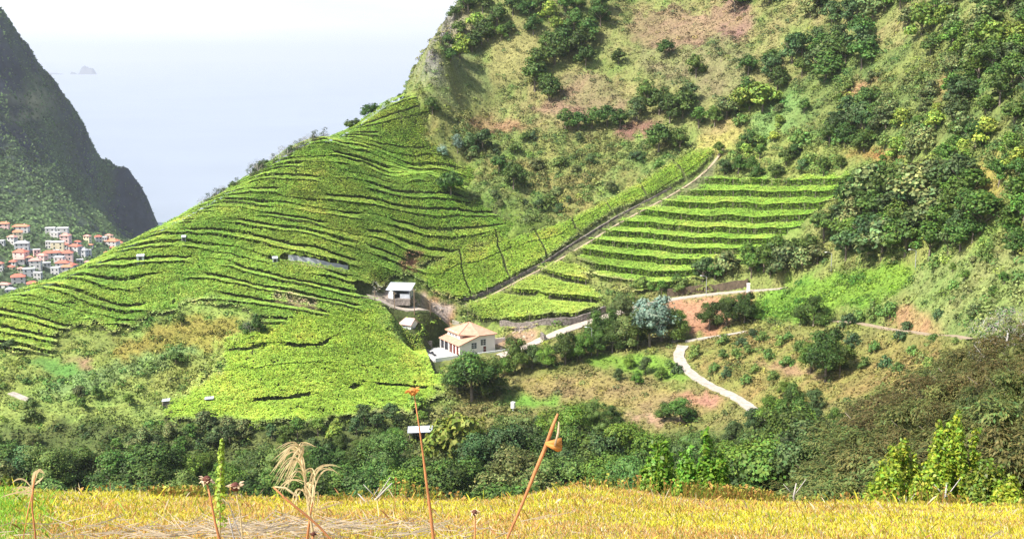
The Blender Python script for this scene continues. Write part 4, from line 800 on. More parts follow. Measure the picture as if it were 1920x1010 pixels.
M['hroof'].node_tree.nodes['Principled BSDF'].inputs['Roughness'].default_value = .8
M['dkred'] = mat('dark_red_wood', (.13, .035, .03), .6, var=.2)
M['dark'] = mat('dark_fabric_and_shade', (.03, .03, .035), .8, var=.2)
M['slab'] = mat('terrace_slab', (.46, .45, .43), .85, var=.15, scale=.8)
M['metalroof'] = mat('pale_metal_roof', (.46, .49, .53), .45, var=.08, scale=.7, metal=.0)
M['greywall'] = mat('grey_block_wall', (.42, .44, .47), .9, var=.15, scale=1)
M['metal'] = mat('galvanised_steel', (.38, .39, .40), .5, var=.1, metal=.4)
M['woodpole'] = mat('wooden_pole', (.22, .16, .11), .9, var=.3, scale=3)
m_ = HOUSE[1]/F; W, L = 78*m_, 80*m_; eL, eH, ap = 20.5*m_, 35.5*m_, 54*m_
hs = thing('farmhouse', HOUSE, THH); tag(hs, 'pale two storey farmhouse with salmon tiled roof at the end of the road', 'house')
b = MB(); xs_ = .55*W
b.add([(0, 0, -1.5), (W, 0, -1.5), (W, L, -1.5), (0, L, -1.5), (0, 0, eL), (xs_, 0, eH), (W, 0, eH), (W, L, eH), (xs_, L, eH), (0, L, eL)],
      [(0, 1, 6, 5, 4), (1, 2, 7, 6), (2, 3, 9, 8, 7), (3, 0, 4, 9), (4, 5, 8, 9), (5, 6, 7, 8)]); wl = b.build('wall', M['hw'], hs)
d0, d1 = 1.65*1.05, 3.2*1.05     # the upper room set back behind the lean-to
MB().box(d0, xs_+.5, d1, L-.4, eL*.9, eH+.05).build('upper_wall', M['hwhite'], hs)
def roofslab(P, name, th=.18):
    b = MB(); n = len(P); b.add([(p[0], p[1], p[2]) for p in P]+[(p[0], p[1], p[2]-th) for p in P], [tuple(range(n)), tuple(range(n, 2*n))[::-1]]+[(i, n+i, n+(i+1) % n, (i+1) % n) for i in range(n)]); return b
e = .4; A = (W*.56, L*.52, ap); C1_ = (W+e, -e, eH); C2_ = (W+e, L+e, eH); C3_ = (d0-e, L+e, eH); C4_ = (d0-e, d1-e, eH+.05); C5_ = (xs_, -e, eH+.02)
b = MB()
for P in ((A, C1_, C2_), (A, C2_, C3_), (A, C3_, C4_), (A, C4_, C5_), (A, C5_, C1_)): bb = roofslab(P[::-1], ''); b.add(bb.v, bb.f)
rf_ = b.build('roof', M['hroof'], hs)
sl = (eH-eL)/xs_
b = roofslab([(-e, -e, eL-e*sl+.12), (-e, L+e, eL-e*sl+.12), (xs_, L+e, eH+.1), (xs_, -e, eH+.1)][::-1], ''); b.build('lean_to_roof', M['hroof'], hs)
b = MB()
for P, Q in ((A, C1_), (A, C4_), (A, C5_), (A, C3_)): b.tube([tuple(np.array(P)+(0, 0, .02)), tuple(np.array(Q)+(0, 0, .02))], .11, 6)
b.build('ridge_tiles', M['hroof'], rf_)
for k_ in (.28, .52, .76): frame(hs, d0, d1+(L-.4-d1)*k_, eL+.85, .95, 1.25, 'y', M['glass'])
frame(hs, W*.40, 0, eL*.52, 1.45, 1.45, 'x', M['glass']); frame(hs, W*.66, 0, eL*.75, 1.45, 1.45, 'x', M['glass']); frame(hs, W*.70, 0, .15, .8, 1.5, 'x', M['dkred'], name='door', panes=(1, 2))
for k_, w_ in ((.08, .9), (.25, .9), (.42, .9)): frame(hs, 0, L*k_+.3, .12, w_, 2.0, 'y', M['dkred'], name='shutter_door', panes=(2, 1), fm=M['dkred'])
MB().box(-.04, .06, L*.55, L*.97, .15, 2.15).build('veranda_shade', M['dark'], hs)  # flat dark panel put in for the shade inside the open veranda
b = MB()
for k_ in (.54, .76, .98): MB().box(-.33, -.13, L*k_-.1, L*k_+.1, -.2, eL-.1).build('veranda_post', M['hwhite'], hs)
b = MB(); b.box(-7.4*m_*8, -.36, -1.2, L+.5, -.35, .02); b.build('patio', M['slab'], hs)
px0 = -7.4*m_*8
b = MB(); b.box(px0, px0+.18, -1.2, L+.5, .023, .75); b.box(px0+.183, 3.2, -1.38, -1.2-.003, -.35, .62); b.build('parapet', M['hwhite'], hs)
b = MB(); b.box(px0+.05, 2.9, -1.35, -1.05, -4.2, -.36); b.box(px0+.02, px0+.3, -1.0, L+.4, -4.2, -.36); b.build('retaining_wall', M['stone'], hs)
b = MB(); b.box(px0+.3, -2.2, L+.52, L+.72, -1, 1.9); b.build('garden_wall', M['stone'], hs)
for i, (a, c) in enumerate(((.16, .26), (.16, .50))):
    b = MB(); X0_, Y0_ = px0+1.9, L*c; b.box(X0_, X0_+.62, Y0_, Y0_+1.3, .28, .36); b.add([(X0_, Y0_+1.3, .28), (X0_+.62, Y0_+1.3, .28), (X0_+.62, Y0_+1.85, .78), (X0_, Y0_+1.85, .78), (X0_, Y0_+1.3, .36), (X0_+.62, Y0_+1.3, .36), (X0_+.62, Y0_+1.8, .86), (X0_, Y0_+1.8, .86)], [(0, 3, 2, 1), (4, 5, 6, 7), (0, 1, 5, 4), (1, 2, 6, 5), (2, 3, 7, 6), (3, 0, 4, 7)])
    for u in (.05, .55):
        for v in (.1, 1.2): b.box(X0_+u-.03, X0_+u+.03, Y0_+v-.03, Y0_+v+.03, .02, .28)
    o = b.build('sun_lounger', M['dark']); o.location = HOUSE; o.rotation_euler = (0, 0, THH); tag(o, ('dark sun lounger on the white patio, nearer the front corner', 'dark sun lounger on the white patio, farther from the front corner')[i], 'lounger', 'loungers on the patio')
# courtyard walls to the right of the house
def local(x, y, z=0): return np.array([HOUSE[0]+x*cos(THH)-y*sin(THH), HOUSE[1]+x*sin(THH)+y*cos(THH), HOUSE[2]+z])
b = MB(); b.box(3.25, W+7, -1.4, -1.2, -1.5, .5); o = b.build('front_wall', M['hwhite']); o.location = HOUSE; o.rotation_euler = (0, 0, THH); tag(o, 'low white wall running right from the farmhouse front', 'wall')
b = MB(); b.box(W+.6, W+6.5, L*.62, L*.62+.2, -.6, 1.5); o = b.build('courtyard_wall', M['hw']); o.location = HOUSE; o.rotation_euler = (0, 0, THH); tag(o, 'pinkish courtyard wall behind the right side of the farmhouse', 'wall')
b = MB(); b.box(.0, 6.2, -1.1, L*.6, -.5, -.04)
M['yard'] = mat('yard_paving', (.50, .38, .30), .9, var=.12, scale=.8)
o = b.build('yard', M['yard']); o.location = local(W+.1, 0); o.rotation_euler = (0, 0, THH); tag(o, kind='structure')
# open shed with the pale metal roof
gs = thing('garage', (GAR[0], GAR[1], GAR[2]), radians(-8)); tag(gs, 'small grey garage with pale metal roof and open front by the driveway', 'garage'); gw = 42*GAR[1]/F; gd = 4.4; gh = 2.2
gx0 = -gw*.5
MB().box(gx0-.3, gx0+gw+.3, -1.3, gd, -1.6, -.02).build('floor_slab', M['stone'], gs); MB().box(gx0, gx0+.2, 0, gd, -.017, gh).build('side_wall', M['greywall'], gs); MB().box(gx0+gw-.2, gx0+gw, 0, gd, -.017, gh).build('side_wall', M['greywall'], gs); MB().box(gx0+.2, gx0+gw-.2, gd-.2, gd, -.017, gh+.5).build('back_wall', M['greywall'], gs)
MB().box(gx0+.2, gx0+gw*.25, -.02, .16, -.017, gh-.3).build('pier', M['hwhite'], gs)
b = MB(); b.add([(gx0+.3, -.1, 0), (gx0+1.5, -1.0, 0), (gx0+1.5, -1.0, 1.9), (gx0+.3, -.1, 1.9), (gx0+.33, -.04, 0), (gx0+1.53, -.94, 0), (gx0+1.53, -.94, 1.9), (gx0+.33, -.04, 1.9)], [(0, 1, 2, 3), (7, 6, 5, 4), (1, 5, 6, 2), (3, 2, 6, 7), (0, 3, 7, 4), (0, 4, 5, 1)]); b.build('door', M['hwhite'], gs); MB().box(gx0+gw*.55, gx0+gw-.2, -.02, .16, -.017, 1.1).build('low_wall', M['greywall'], gs)
b = roofslab([(gx0-.5, -.5, gh), (gx0+gw+.5, -.5, gh), (gx0+gw+.5, gd+.4, gh+1.0), (gx0-.5, gd+.4, gh+1.0)], '', .12)
for i in range(12): u = gx0-.45+(gw+.9)*i/11.5; b.add([(u, -.5, gh+.003), (u+.08, -.5, gh+.003), (u+.08, gd+.4, gh+1.003), (u, gd+.4, gh+1.003), (u+.04, -.5, gh+.06), (u+.04, gd+.4, gh+1.06)], [(0, 4, 5, 3), (4, 1, 2, 5)])
b.build('roof', M['metalroof'], gs)
h = SHED-np.array((0, 0, .6)); sh = thing('garden_shed', h, radians(-28)); tag(sh, 'tiny white shed with pinkish pitched roof among the vines', 'shed'); k_ = 34*h[1]/F; w2, l2 = k_*.36, k_*.42; sh.location.z += .4
MB().box(-l2, l2, -w2, w2, -.6, 1.7).build('wall', M['hwhite'], sh)
b = MB(); b.add([(-l2-.0, -w2, 1.7), (-l2-.0, w2, 1.7), (-l2, 0, 2.9), (l2, -w2, 1.7), (l2, w2, 1.7), (l2, 0, 2.9)], [(0, 2, 1), (3, 4, 5)]); b.build('gable', M['hwhite'], sh)
M['proof'] = mat('pink_roof', (.52, .33, .30), .8, var=.15, scale=1.5)
b = roofslab([(-l2-.3, -w2-.35, 1.5), (l2+.3, -w2-.35, 1.5), (l2+.3, 0, 2.98), (-l2-.3, 0, 2.98)], '', .12); b2 = roofslab([(-l2-.3, 0, 2.98), (l2+.3, 0, 2.98), (l2+.3, w2+.35, 1.5), (-l2-.3, w2+.35, 1.5)], '', .12); b.add(b2.v, b2.f); b.build('roof', M['proof'], sh)
frame(sh, 0, -w2, .1, .9, 1.4, 'x', M['greywall'], name='door', panes=(1, 1))
# hut in the valley
def hut(px, py, wpx, label, hgt=2.4, dep=.35):
    h = hit(px, py); w_ = wpx/F*h[1]; t = thing('hut', h, .05); tag(t, label, 'hut')
    roofslab([(-w_/2, -w_*dep, hgt-.25), (w_/2, -w_*dep, hgt-.1), (w_/2, w_*dep, hgt+.15), (-w_/2, w_*dep, hgt)], '', .1).build('roof', M['metalroof'], t)
    MB().box(-w_*.4, w_*.4, w_*dep-.5, w_*dep-.3, -.8, hgt-.15).build('back_wall', M['stone'], t)
    for sx in (-1, 1): MB().box(sx*w_*.42-.07, sx*w_*.42+.07, -w_*dep+.3, -w_*dep+.44, -.8, hgt-.3).build('post', M['post'], t)
hut(788, 826, 48, 'open hut with flat white roof on the valley floor'); hut(727, 848, 18, 'tiny white roofed hut half hidden in valley trees', 1.6)
hut(312, 766, 15, 'pale flat hut roof at the lower left corner of the vines', 1.9, .3); hut(393, 763, 17, 'white flat roof sunk among the lower left vines', 2.1, .25)
# small white blocks in the vineyard
for px, py, wpx, l in ((264, 494, 13, 'tiny white hut standing alone high in the left vines'), (516, 499, 9, 'pale water tank in the vines below the grey terrace wall'), (345, 458, 7, 'small pale block close to the ridge in the left vines')):
    h = hit(px, py); w_ = wpx/F*h[1]; t = thing('vineyard_hut', h, .2); tag(t, l, 'hut'); MB().box(-w_/2, w_/2, -.8, .8, -1, 1.9).build('wall', M['greywall'], t); roofslab([(-w_/2-.1, -.95, 1.9), (w_/2+.1, -.95, 1.9), (w_/2+.1, .95, 2.15), (-w_/2-.1, .95, 2.15)], '', .1).build('roof', M['metalroof'], t); MB().box(-.35, .35, -.86, -.78, .3, 1.7).build('door', M['dark'], t)
h = hit(962, 772)+np.array((0, 0, 2.2)); b = MB(); b.tube([(0, 0, -1.3), (0, 0, 0), (0, 0, .1)], [.5, .5, .2], 12); b.tube([(0, 0, -3), (0, 0, -1.35)], .12, 6); o = b.build('water_tank', M['hwhite'], smooth=False, loc=h); tag(o, 'small round white tank showing above the valley trees', 'tank')
# ------------------------------------------------------------------ dry stone walls
def wall(pl, h_, th, m, label, off=0., name='stone_wall', bot=-1.2):
    P = pathpts(pl); T = np.gradient(P[:, :2], axis=0); T /= np.linalg.norm(T, axis=1, keepdims=True)+1e-9; N_ = np.stack([-T[:, 1], T[:, 0]], 1); b = MB(); vs = []; rr = np.random.RandomState(int(h_*100+len(P)))
    for p, n_ in zip(P, N_):
        q = p[:2]+n_*off; l = q+n_*th/2; r = q-n_*th/2; z = gz(q[0], q[1]); hh = h_*rr.uniform(.88, 1.08); z0 = min(z, p[2])
        vs += [(l[0], l[1], z0+bot), (l[0], l[1], z0+hh), (r[0], r[1], z0+hh), (r[0], r[1], z0+bot)]
    fs = [(4*i+j, 4*i+4+j, 4*i+5+j, 4*i+1+j) for i in range(len(P)-1) for j in range(3)]; b.add(vs, fs+[(0, 1, 2, 3), (4*len(P)-4, 4*len(P)-1, 4*len(P)-2, 4*len(P)-3)]); o = b.build(name, m); tag(o, label, 'wall'); return o
wall([(872, 568), (935, 545), (1030, 497), (1065, 472), (1150, 418), (1200, 391), (1262, 358)], .9, .5, M['stone'], 'dark stone retaining wall along the left of the long straight track', 1.4)
wall([(938, 614), (1000, 618), (1060, 610), (1110, 596), (1135, 584)], 1.9, .5, M['stone'], 'dark stone wall holding the vine plot above the road')
M['earthwall'] = mat('dark_earth_bank', (.10, .075, .05), .95, var=.4, scale=1.2, bump=.2)
wall([(1250, 554), (1320, 545), (1400, 536)], 1.9, .5, M['earthwall'], 'tall dark bank wall above the bend of the road', 1.0)
wall([(540, 488), (600, 499), (655, 508)], 1.4, .4, M['greywall'], 'long grey terrace wall in the middle of the left vines', .9)
wall([(240, 556), (290, 546), (318, 536)], 1.0, .5, M['stone'], 'short dark stone wall in the lower left vines')
wall([(1015, 632), (1022, 640)], 1.6, .5, M['stone'], 'stub of stone wall beside the rubble by the road')
wall([(845, 606), (885, 622)], .8, .25, M['kerb'], 'low pale wall beside the driveway above the house', 2.2)
# rubble and boulders by the yard
rb = np.random.RandomState(9)
M['boulder'] = mat('boulder', (.34, .25, .17), .95, var=.3, scale=2, col2=(.42, .34, .26), bump=.05)
bms = []
for v in range(4):
    b = MB(); b.ball((0, 0, 0), 1, 8, 6, sq=(1, .8, .65)); b.v = [tuple(np.array(p)*(1+.25*(rb.rand()-.5))) for p in b.v]; bms.append(b.mesh('boulder', M['boulder']))
spots_ = [(960+rb.uniform(-25, 45), 630+rb.uniform(-8, 8)) for _ in range(14)]+[(762+rb.uniform(-5, 70), 562+rb.uniform(-4, 4)+0) for _ in range(10)]
spots_ = [(a, b_ + (.35*(a-762) if a < 850 else 0)) for a, b_ in spots_]
for rg, sel in (('in the rubble heap by the road', [s_ for s_ in spots_ if s_[0] > 860]), ('on the orange bank by the garage', [s_ for s_ in spots_ if s_[0] <= 860])):
    for i, (a, b_) in enumerate(sorted(sel)):
        h = hit(a, b_); s_ = rb.uniform(.25, .6); o = link('boulder', bms[i % 4], loc=(h[0], h[1], h[2]+s_*.2), rot=(0, 0, rb.rand()*6)); o.scale = (s_,)*3; tag(o, f'tan boulder {rg}, {ordw(i+1)} from the left', 'boulder', 'boulders '+rg)
# ------------------------------------------------------------------ lamps and poles
def lamp(px, pyb, hpx, label, arm=True):
    h = hit(px, pyb); H = hpx/F*h[1]; t = thing('street_lamp', h); tag(t, label, 'street lamp', 'street lamps along the road'); b = MB(); b.tube([(0, 0, -.5), (0, 0, .6), (0, 0, H)], [.11, .10, .06], 8); b.build('pole', M['metal'], t)
    MB().tube([(0, 0, H-.06), (-.5, 0, H+.22), (-1.2, 0, H+.3)], [.045, .045, .04], 6).build('arm', M['metal'], t); MB().ball((-1.4, 0, H+.28), .33, 8, 6, sq=(1, .5, .3)).build('lamp_head', M['hwhite'], t)
lamp(1324, 554, 36, 'thin grey street lamp on the road bend under the vine rows'); lamp(1558, 512, 34, 'thin grey street lamp before the dark wood on the right'); lamp(1109, 668, 54, 'pale street lamp rising from the trees below the road'); lamp(1716, 506, 34, 'grey street lamp at the right end of the dark wood')
def pole(px, pyb, hpx, label):
    h = hit(px, pyb); H = hpx/F*h[1]; t = thing('utility_pole', h); tag(t, label, 'pole', 'wooden poles by the driveway'); MB().tube([(0, 0, -.6), (0, 0, H)], [.13, .09], 7).build('shaft', M['woodpole'], t); MB().box(-.5, .5, -.05, .05, H-.5, H-.38).build('crossarm', M['woodpole'], t)
    for sx in (-.4, .4): MB().tube([(sx, 0, H-.38), (sx, 0, H-.2)], .04, 6).build('insulator', M['hwhite'], t)
pole(777, 592, 50, 'tall wooden pole beside the driveway between garage and shed'); pole(740, 582, 34, 'short wooden pole at the driveway edge below the garage'); pole(703, 566, 22, 'small wooden pole at the far end of the driveway'); pole(807, 598, 30, 'wooden pole close to the farmhouse end of the driveway')
h = hit(1403, 548); b = MB(); b.box(-.35, .35, -.35, .35, -.4, 2.1); b.box(-.42, .42, -.42, .42, 2.103, 2.25); o = b.build('gate_pillar', M['hwhite'], loc=h); tag(o, 'white gate pillar at the right end of the road', 'pillar')
# ------------------------------------------------------------------ grassy bank in the foreground
bx_ = np.arange(-9, 9.01, .09); by_ = np.concatenate([np.arange(-3, 3, .3), np.arange(3, 9.6, .07), np.arange(9.6, 14.6, .25)]); BX, BY = np.meshgrid(bx_, by_)
def lip(x): return 8.95+.22*(vn(x*.9, x*0+1., 201)-.5)+.1*(vn(x*3.1, x*0, 202)-.5)
def bankz(x, y):
    z = np.where(y < 1.5, -1.5+.02*y, np.where(y < 4.4, -1.47-(y-1.5)*.115, -1.8035-(y-4.4)*.325)); l = lip(x); z = z-np.clip(y-l, 0, 9)*.95
    px = 960+F*x/np.maximum(y, 1)/1.02; z = z+np.interp(px, [0, 200, 500, 900, 1080, 1250, 1500, 1920], [.03, .0, -.05, -.06, .06, -.02, -.08, -.09])*smooth(4, 8.5, y)
    return z+.05*(fbm(x*1.3, y*1.3, 203)-.5)*smooth(2, 5, y)
BZ = bankz(BX, BY); M['bank'] = mat('dry_bank_soil', (.30, .20, .09), .95, var=.35, scale=4, col2=(.34, .27, .09), bump=.02, bscale=30)
tag(gridmesh('grassy_bank', BX, BY, BZ, M['bank']), kind='structure')
M['blade'] = mat('dry_grass_blade', rough=.6, attr=True, var=.15, scale=1.5, trans=.35)
rg = np.random.RandomState(21); n = 560000; y = rg.uniform(4.2, 9.25, n); x = rg.uniform(-.68, .68, n)*y*.98; k = rg.rand(n) < .55+.45*smooth(5, 8, y); x, y = x[k], y[k]; n = len(x); z = bankz(x, y)
pat = fbm(x*1.1, y*.9, 211, 4); pat2 = fbm(x*3.5, y*2.5, 213, 3); h_ = rg.uniform(.015, .05, n)*(.35+1.3*pat2)*np.where(rg.rand(n) < .006, 2.6, 1)*1.15*np.clip(y/8, .5, 1); wd = rg.uniform(.003, .0075, n)*np.clip(y/8, .5, 1)
aa = rg.rand(n)*6.283; tilt = rg.uniform(.1, 1.0, n); T = np.stack([cos(0)*np.cos(aa)*tilt, np.sin(aa)*tilt, np.ones(n)], 1); T = nrm(T); B = np.stack([-np.sin(aa), np.cos(aa), 0*aa], 1)
B = np.where((rg.rand(n) < .6)[:, None], np.array((1., 0, 0)), B); C = np.stack([x, y, z-.005], 1); V = np.empty((n, 4, 3)); H_ = h_[:, None]; w2 = wd[:, None]
V[:, 0] = C-B*w2*.5; V[:, 1] = C+B*w2*.5; V[:, 2] = C+T*H_*.65+B*w2*.5; V[:, 3] = C+T*H_+np.array((0, 0, -.15))*H_
Y1, Y2, O1, O2, S1, G1 = [np.array(c) for c in ((.56, .50, .035), (.46, .47, .04), (.52, .31, .08), (.38, .18, .08), (.58, .48, .30), (.26, .36, .06))]
q = np.clip((pat-.5)*5+.5+rg.normal(size=n)*.28, 0, 1)[:, None]; cc = Y1*q+O1*(1-q); r_ = rg.rand(n)
for c, a, b_ in ((Y2, 0, .18), (O2, .18, .28), (S1, .28, .40), (G1, .40, .44)): k = (r_ >= a) & (r_ < b_); cc[k] = c
lg = smooth(-3.2, -4.1, x*9/y)*.9; k = rg.rand(n) < lg; cc[k] = (.22, .42, .04)
cc = np.clip(cc*rg.uniform(.65, 1.25, (n, 1)), .01, .8)
tag(link('dry_grass', quads('dry_grass', V.reshape(-1, 3), n, M['blade'], cc)), 'short yellow and rust dry grass covering the bank in front', 'grass', kind='stuff')
# ragged weeds standing on the lip
n = 23000; x = rg.uniform(-6.3, 6.3, n); cl = smooth(.45, .62, vn(x*2.1, x*0, 221)*.6+.4*vn(x*7, x*0, 222)); k = rg.rand(n) < .15+.85*cl; x = x[k]; n = len(x); y = lip(x)+rg.uniform(-.25, .3, n); z = bankz(x, y); hh = (.02+.17*vn(x*2.3, x*0+3, 224)**1.5)*rg.uniform(.3, 1.1, n)
C = np.stack([x+rg.normal(size=n)*.03, y, z+hh], 1); cc = np.where(rg.rand(n, 1) < .5, np.array([(.46, .26, .07)]), np.array([(.44, .42, .07)])); cc = np.where(rg.rand(n, 1) < .25, np.array([(.22, .28, .05)]), cc)*rg.uniform(.6, 1.2, (n, 1))
V1 = cards(C, rg.normal(size=(n, 3))+np.array((0, -.6, .4)), rg.uniform(.018, .045, n), .5, rg); S_ = np.empty((n, 4, 3)); C0 = np.stack([x, y, z], 1); S_[:, 0] = C0-(.002, 0, 0); S_[:, 1] = C0+(.002, 0, 0); S_[:, 2] = C+(.0015, 0, 0); S_[:, 3] = C-(.0015, 0, 0)
tag(link('weeds', quads('weeds', np.concatenate([V1, S_.reshape(-1, 3)]), 2*n, M['blade'], np.concatenate([cc, cc*.8]))), 'rusty weeds fringing the top edge of the grass bank', 'weeds', kind='stuff')
# grey straw heap at the bottom
n = 620; x = rg.normal(size=n)*.42-1.02; y = rg.uniform(4.3, 5.15, n); z = bankz(x, y)+rg.uniform(.0, .05, n); aa = rg.rand(n)*6.28; l_ = rg.uniform(.05, .2, n)[:, None]; D_ = np.stack([np.cos(aa), np.sin(aa)*.6, rg.uniform(-.1, .35, n)], 1); C = np.stack([x, y, z], 1); V = np.empty((n, 4, 3)); up_ = np.array((0, 0, .0022)); V[:, 0] = C-up_; V[:, 1] = C+D_*l_-up_*.5; V[:, 2] = C+D_*l_+up_*.5; V[:, 3] = C+up_
tag(link('straw', quads('straw', V.reshape(-1, 3), n, M['blade'], np.array((.55, .46, .34))*rg.uniform(.7, 1.25, (n, 1)))), 'greyish straw litter lying on the grass bank at the bottom', 'straw', kind='stuff')
# ------------------------------------------------------------------ dry stalks close to the camera
M['stalk'] = mat('dry_stalk', (.30, .12, .05), .7, var=.3, scale=14, col2=(.50, .22, .08))
M['stalkpale'] = mat('pale_straw', (.50, .39, .19), .7, var=.3, scale=30, col2=(.62, .50, .29), trans=.25)
M['husk'] = mat('orange_husk', (.62, .30, .07), .7, var=.25, scale=30, col2=(.52, .20, .05), trans=.2)
M['seed'] = mat('dark_seed_head', (.09, .03, .02), .8, var=.4, scale=60)
M['petal'] = mat('pale_dry_petal', (.60, .46, .30), .7, var=.3, scale=40, trans=.3)
def sw(L, D, s=1): return [tuple(at(a, b_, D+(0 if i == 0 else .0))) for i, (a, b_) in enumerate(L)]
def down(P, D):
    p = np.array(P[-1]); d = nrm((p-np.array(P[-2]))[None])[0]; g_ = float(bankz(np.array([p[0]]), np.array([p[1]]))[0]); t_ = (g_-.05-p[2])/min(d[2], -.3); return P+[tuple(p+d*t_*.5), tuple(p+d*t_)]
def rosette(parent, c, r, mp, ms, seed, np_=12, drop=.3):
    rr = np.random.RandomState(seed); c = np.array(c); MB().ball(c, r*.5, 8, 6).build('seed_core', ms, parent); Vs = []
    for i in range(np_*2):
        a = 6.283*i/np_+rr.rand()*.3; d = np.array((cos(a), sin(a)*.8, rr.uniform(-drop, .55))); sidev = np.array((-sin(a), cos(a), 0)); q = c+d*r*.3; e_ = c+d*r*rr.uniform(.85, 1.15)+np.array((0, 0, -.12*r)); w_ = r*.2
        Vs += [q-sidev*w_*.5, (q+e_)/2-sidev*w_+np.array((0, 0, r*.12)), e_, (q+e_)/2+sidev*w_+np.array((0, 0, r*.12))]
    link('petals', quads('petals', np.array(Vs), np_*2, mp), parent)
D = 2.3; P = down(sw([(776, 736), (786, 800), (793, 850), (799, 900), (806, 950), (813, 1012)], D), D)
t = thing('dry_flower_stalk', P[-1]); inv = lambda t, P: [tuple(np.array(p)-np.array(t.location)) for p in P]; tag(t, 'tallest dry stalk, straight and orange with a small frayed orange head', 'dry stalk', 'dry stalks in the foreground')
MB().tube(inv(t, P), [.001, .0014, .002, .0026, .003, .0032, .0035, .004], 8).build('stem', M['stalk'], t, True); rosette(t, inv(t, [at(774, 734, D)])[0], .016, M['husk'], M['husk'], 1, drop=.1)
P = down(sw([(1046, 775), (1036, 800), (1022, 840), (1003, 885), (985, 930), (968, 970), (950, 1010)], 2.1), 2.1); t = thing('dry_flower_stalk', P[-1]); tag(t, 'thick rust coloured stalk leaning right with an orange curled husk', 'dry stalk', 'dry stalks in the foreground')
MB().tube(inv(t, P), [.002, .0032, .0036, .0033, .0027, .0024, .0024, .003, .003], 8).build('stem', M['stalk'], t, True)
b = MB(); c = np.array(inv(t, [at(1036, 835, 2.09)])[0])
for i in range(7): b.tube([tuple(c+np.array((-.012, 0, .004))), tuple(c+np.array((.002+.002*i, -.006+.002*i, .008*sin(i*1.3)))), tuple(c+np.array((.014, -.004+.002*i, -.004+.006*sin(i*2.))))], [.003, .0055, .0035], 6)
b.build('curled_husk', M['husk'], t, True); MB().tube(inv(t, sw([(1048, 790), (1047, 810), (1040, 835)], 2.08)), [.001, .0022, .002], 6).build('dead_leaf', M['petal'], t, True)
P = down(sw([(389, 908), (397, 945), (404, 980), (412, 1012)], 2.4), 2.4); t = thing('dry_flower_stalk', P[-1]); tag(t, 'dry flower with dark core and pale ruff on a thin brown stem at left', 'dry stalk', 'dry stalks in the foreground'); MB().tube(inv(t, P), [.0018, .0022, .0025, .003, .003, .0035], 7).build('stem', M['stalk'], t, True); rosette(t, inv(t, [at(388, 899, 2.4)])[0], .018, M['petal'], M['seed'], 2, 9, .5)
P = down(sw([(442, 922), (450, 960), (455, 1012)], 2.7), 2.7); t = thing('dry_flower_stalk', P[-1]); tag(t, 'wide open dry flower head just right of the green spire', 'dry stalk', 'dry stalks in the foreground'); MB().tube(inv(t, P), [.001, .0015, .0018, .002, .002], 6).build('stem', M['stalkpale'], t, True); rosette(t, inv(t, [at(441, 912, 2.7)])[0], .022, M['petal'], M['seed'], 3, drop=.0)
P = down(sw([(890, 966), (891, 990), (890, 1012)], 2.5), 2.5); t = thing('dry_flower_stalk', P[-1]); tag(t, 'small dark red seed head on a short stem near the bottom middle', 'dry stalk', 'dry stalks in the foreground'); MB().tube(inv(t, P), [.0018, .002, .002, .003, .003], 7).build('stem', M['stalk'], t, True); rosette(t, inv(t, [at(890, 960, 2.5)])[0], .0125, M['petal'], M['seed'], 4, 8)
P = down(sw([(512, 912), (540, 938), (575, 966), (600, 988), (622, 1012)], 2.2), 2.2); t = thing('dry_flower_stalk', P[-1]); tag(t, 'brown stalk slanting down to the right under the curly straw grass', 'dry stalk', 'dry stalks in the foreground'); MB().tube(inv(t, P), [.0014, .0022, .0024, .0022, .002, .0024, .0024], 8).build('stem', M['stalk'], t, True); MB().tube(inv(t, sw([(515, 912), (535, 914), (555, 928), (562, 940)], 2.19)), [.0015, .0022, .002, .0015], 6).build('dead_leaf', M['stalkpale'], t, True)
for (px, py, D, l, s_) in ((588, 1000, 2.3, 'dark seed head low beside the slanting brown stalk', 5),):
    P = down(sw([(px, py), (px-3, py+14)], D), D); t = thing('dry_flower_stalk', P[-1]); tag(t, l, 'dry stalk', 'dry stalks in the foreground'); MB().tube(inv(t, P), [.002, .002, .003, .003], 7).build('stem', M['stalk'], t, True); rosette(t, inv(t, [at(px, py, D)])[0], .009, M['seed'], M['seed'], s_, 8)
# curly straw grass
rc = np.random.RandomState(31)
def ribbonleaf(b, P, w_):
    P = np.array(P); k = len(P); T = nrm(np.gradient(P, axis=0)); B = nrm(np.cross(T, np.array((.2, 1, .1)))); ww = w_*np.sin(np.linspace(.35, pi-.12, k))[:, None]
    b.add(list(P-B*ww)+list(P+B*ww), [(i, i+1, k+i+1, k+i) for i in range(k-1)])
D = 2.35; base = at(590, 1016, D); g_ = float(bankz(base[:1], base[1:2])[0]); t = thing('straw_grass', (base[0], base[1], g_)); tag(t, 'tuft of curly pale straw grass with drooping ribbon leaves', 'dry grass tuft')
stem = inv(t, [tuple(np.array((base[0], base[1], g_-.03))), tuple(at(588, 1005, D)), tuple(at(580, 960, D)), tuple(at(572, 900, D)), tuple(at(562, 840, D))]); MB().tube(stem, [.004, .003, .003, .0022, .001], 7).build('stem', M['stalkpale'], t, True)
st2 = inv(t, [tuple(np.array((base[0]-.03, base[1], g_-.03))), tuple(at(576, 1010, D)), tuple(at(582, 960, D)), tuple(at(590, 930, D))]); MB().tube(st2, [.004, .003, .0025, .001], 7).build('stem', M['stalk'], t, True)
b = MB()
def curl(sx, sy, pk, ph_, ex, ey, w_=.0022, dd=0):
    pts_ = []
    for i in range(15):
        u = i/14; x_ = (1-u)**2*sx+2*u*(1-u)*pk+u*u*ex; y_ = (1-u)**2*sy+2*u*(1-u)*ph_+u*u*ey; pts_.append(tuple(at(x_+rc.normal()*.4, y_, D+dd*u)))
    ribbonleaf(b, inv(t, pts_), w_)
